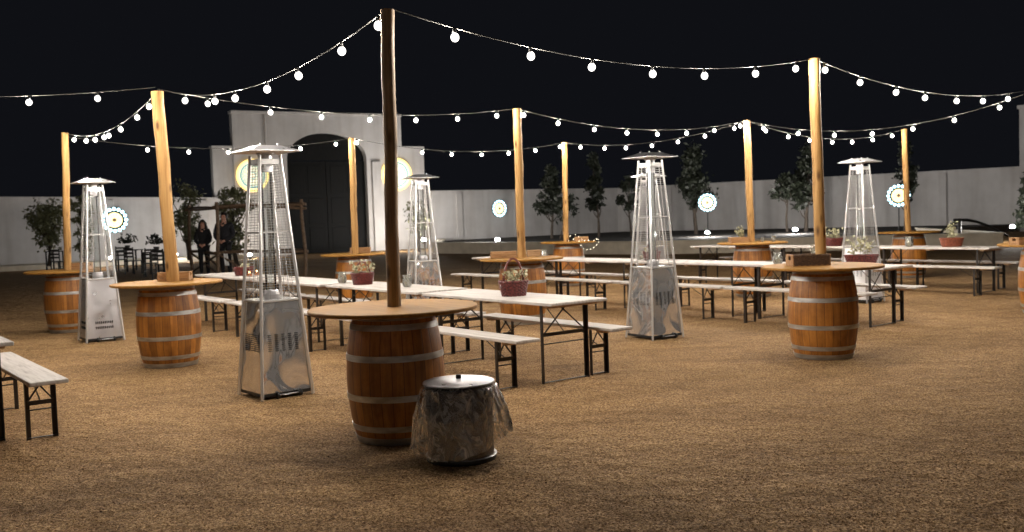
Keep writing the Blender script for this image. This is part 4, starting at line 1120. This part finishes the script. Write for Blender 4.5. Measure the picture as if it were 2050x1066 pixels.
    for s in (-1, 1): e.ico((s*.082, .005, 1.61), .026, 1, (.35, .7, 1.1))
    e.build('ears', M['skin'], root, 180)
    return root
pw = atd(408, 500, 30.3); pm = atd(451, 500, 29.9)
hwm = atd(408, 441, 30.3).z; hmn = atd(451, 425, 29.9).z
person((pw.x, pw.y, 0), .1, hwm*1.01, True, 'woman with long dark hair in a black coat, hands clasped, behind the log stall rail')
person((pm.x, pm.y, 0), -.12, hmn*1.0, False, 'tall man in a dark jacket standing behind the log stall post')

# ------------------------------------------------------------------ curved iron thing on the right of the bed
c0 = atd(1921, 470, 32.6); z0 = .36
o = thing('iron_arch', (c0.x, c0.y, z0), -.25, 'old dark iron plough with a long curved beam on the raised bed', 'plough')
def lx(px, py): p = atd(px, py, 32.6); return Vector((p.x-c0.x, 0, p.z-z0))
MB().tube([lx(1922, 441), lx(1935, 441), lx(1952, 444), lx(1975, 453), lx(1993, 463), lx(2010, 473)], [.05, .05, .045, .045, .04, .03], 8).build('beam', M['iron'], o, 60)
MB().tube([lx(1921, 440), lx(1921, 483)], .06, 8).build('post', M['iron'], o, 60)
MB().tube([lx(1921, 443), lx(1905, 450), lx(1888, 464), lx(1872, 474)], [.06, .045, .04, .035], 8).build('handle', M['iron'], o, 60)
MB().box(lx(1917, 441), (.26, .12, .1), bev=.02).build('clamp', M['iron'], o)

# ------------------------------------------------------------------ night sky
w = bpy.data.worlds.new('World'); S.world = w; w.use_nodes = True
nt = w.node_tree; bg = nt.nodes['Background']
sky = nt.nodes.new('ShaderNodeTexSky'); sky.sky_type = 'NISHITA'; sky.sun_disc = False; sky.sun_elevation = R(-9); sky.sun_rotation = R(200)
add = nt.nodes.new('ShaderNodeMix'); add.data_type = 'RGBA'; add.blend_type = 'ADD'; add.inputs[0].default_value = 1
L(nt, sky.outputs[0], add.inputs[6]); add.inputs[7].default_value = (.034, .037, .050, 1)
L(nt, add.outputs[2], bg.inputs[0]); bg.inputs[1].default_value = .1

# ------------------------------------------------------------------ render settings
S.view_settings.view_transform = 'Standard'; S.view_settings.look = 'None'; S.view_settings.exposure = .5; S.view_settings.gamma = 1
cy = S.cycles
cy.use_denoising = True; cy.max_bounces = 8; cy.transparent_max_bounces = 24; cy.diffuse_bounces = 3; cy.glossy_bounces = 4
cy.caustics_reflective = False; cy.caustics_refractive = False; cy.sample_clamp_indirect = 3; cy.sample_clamp_direct = 0
cy.use_light_tree = True
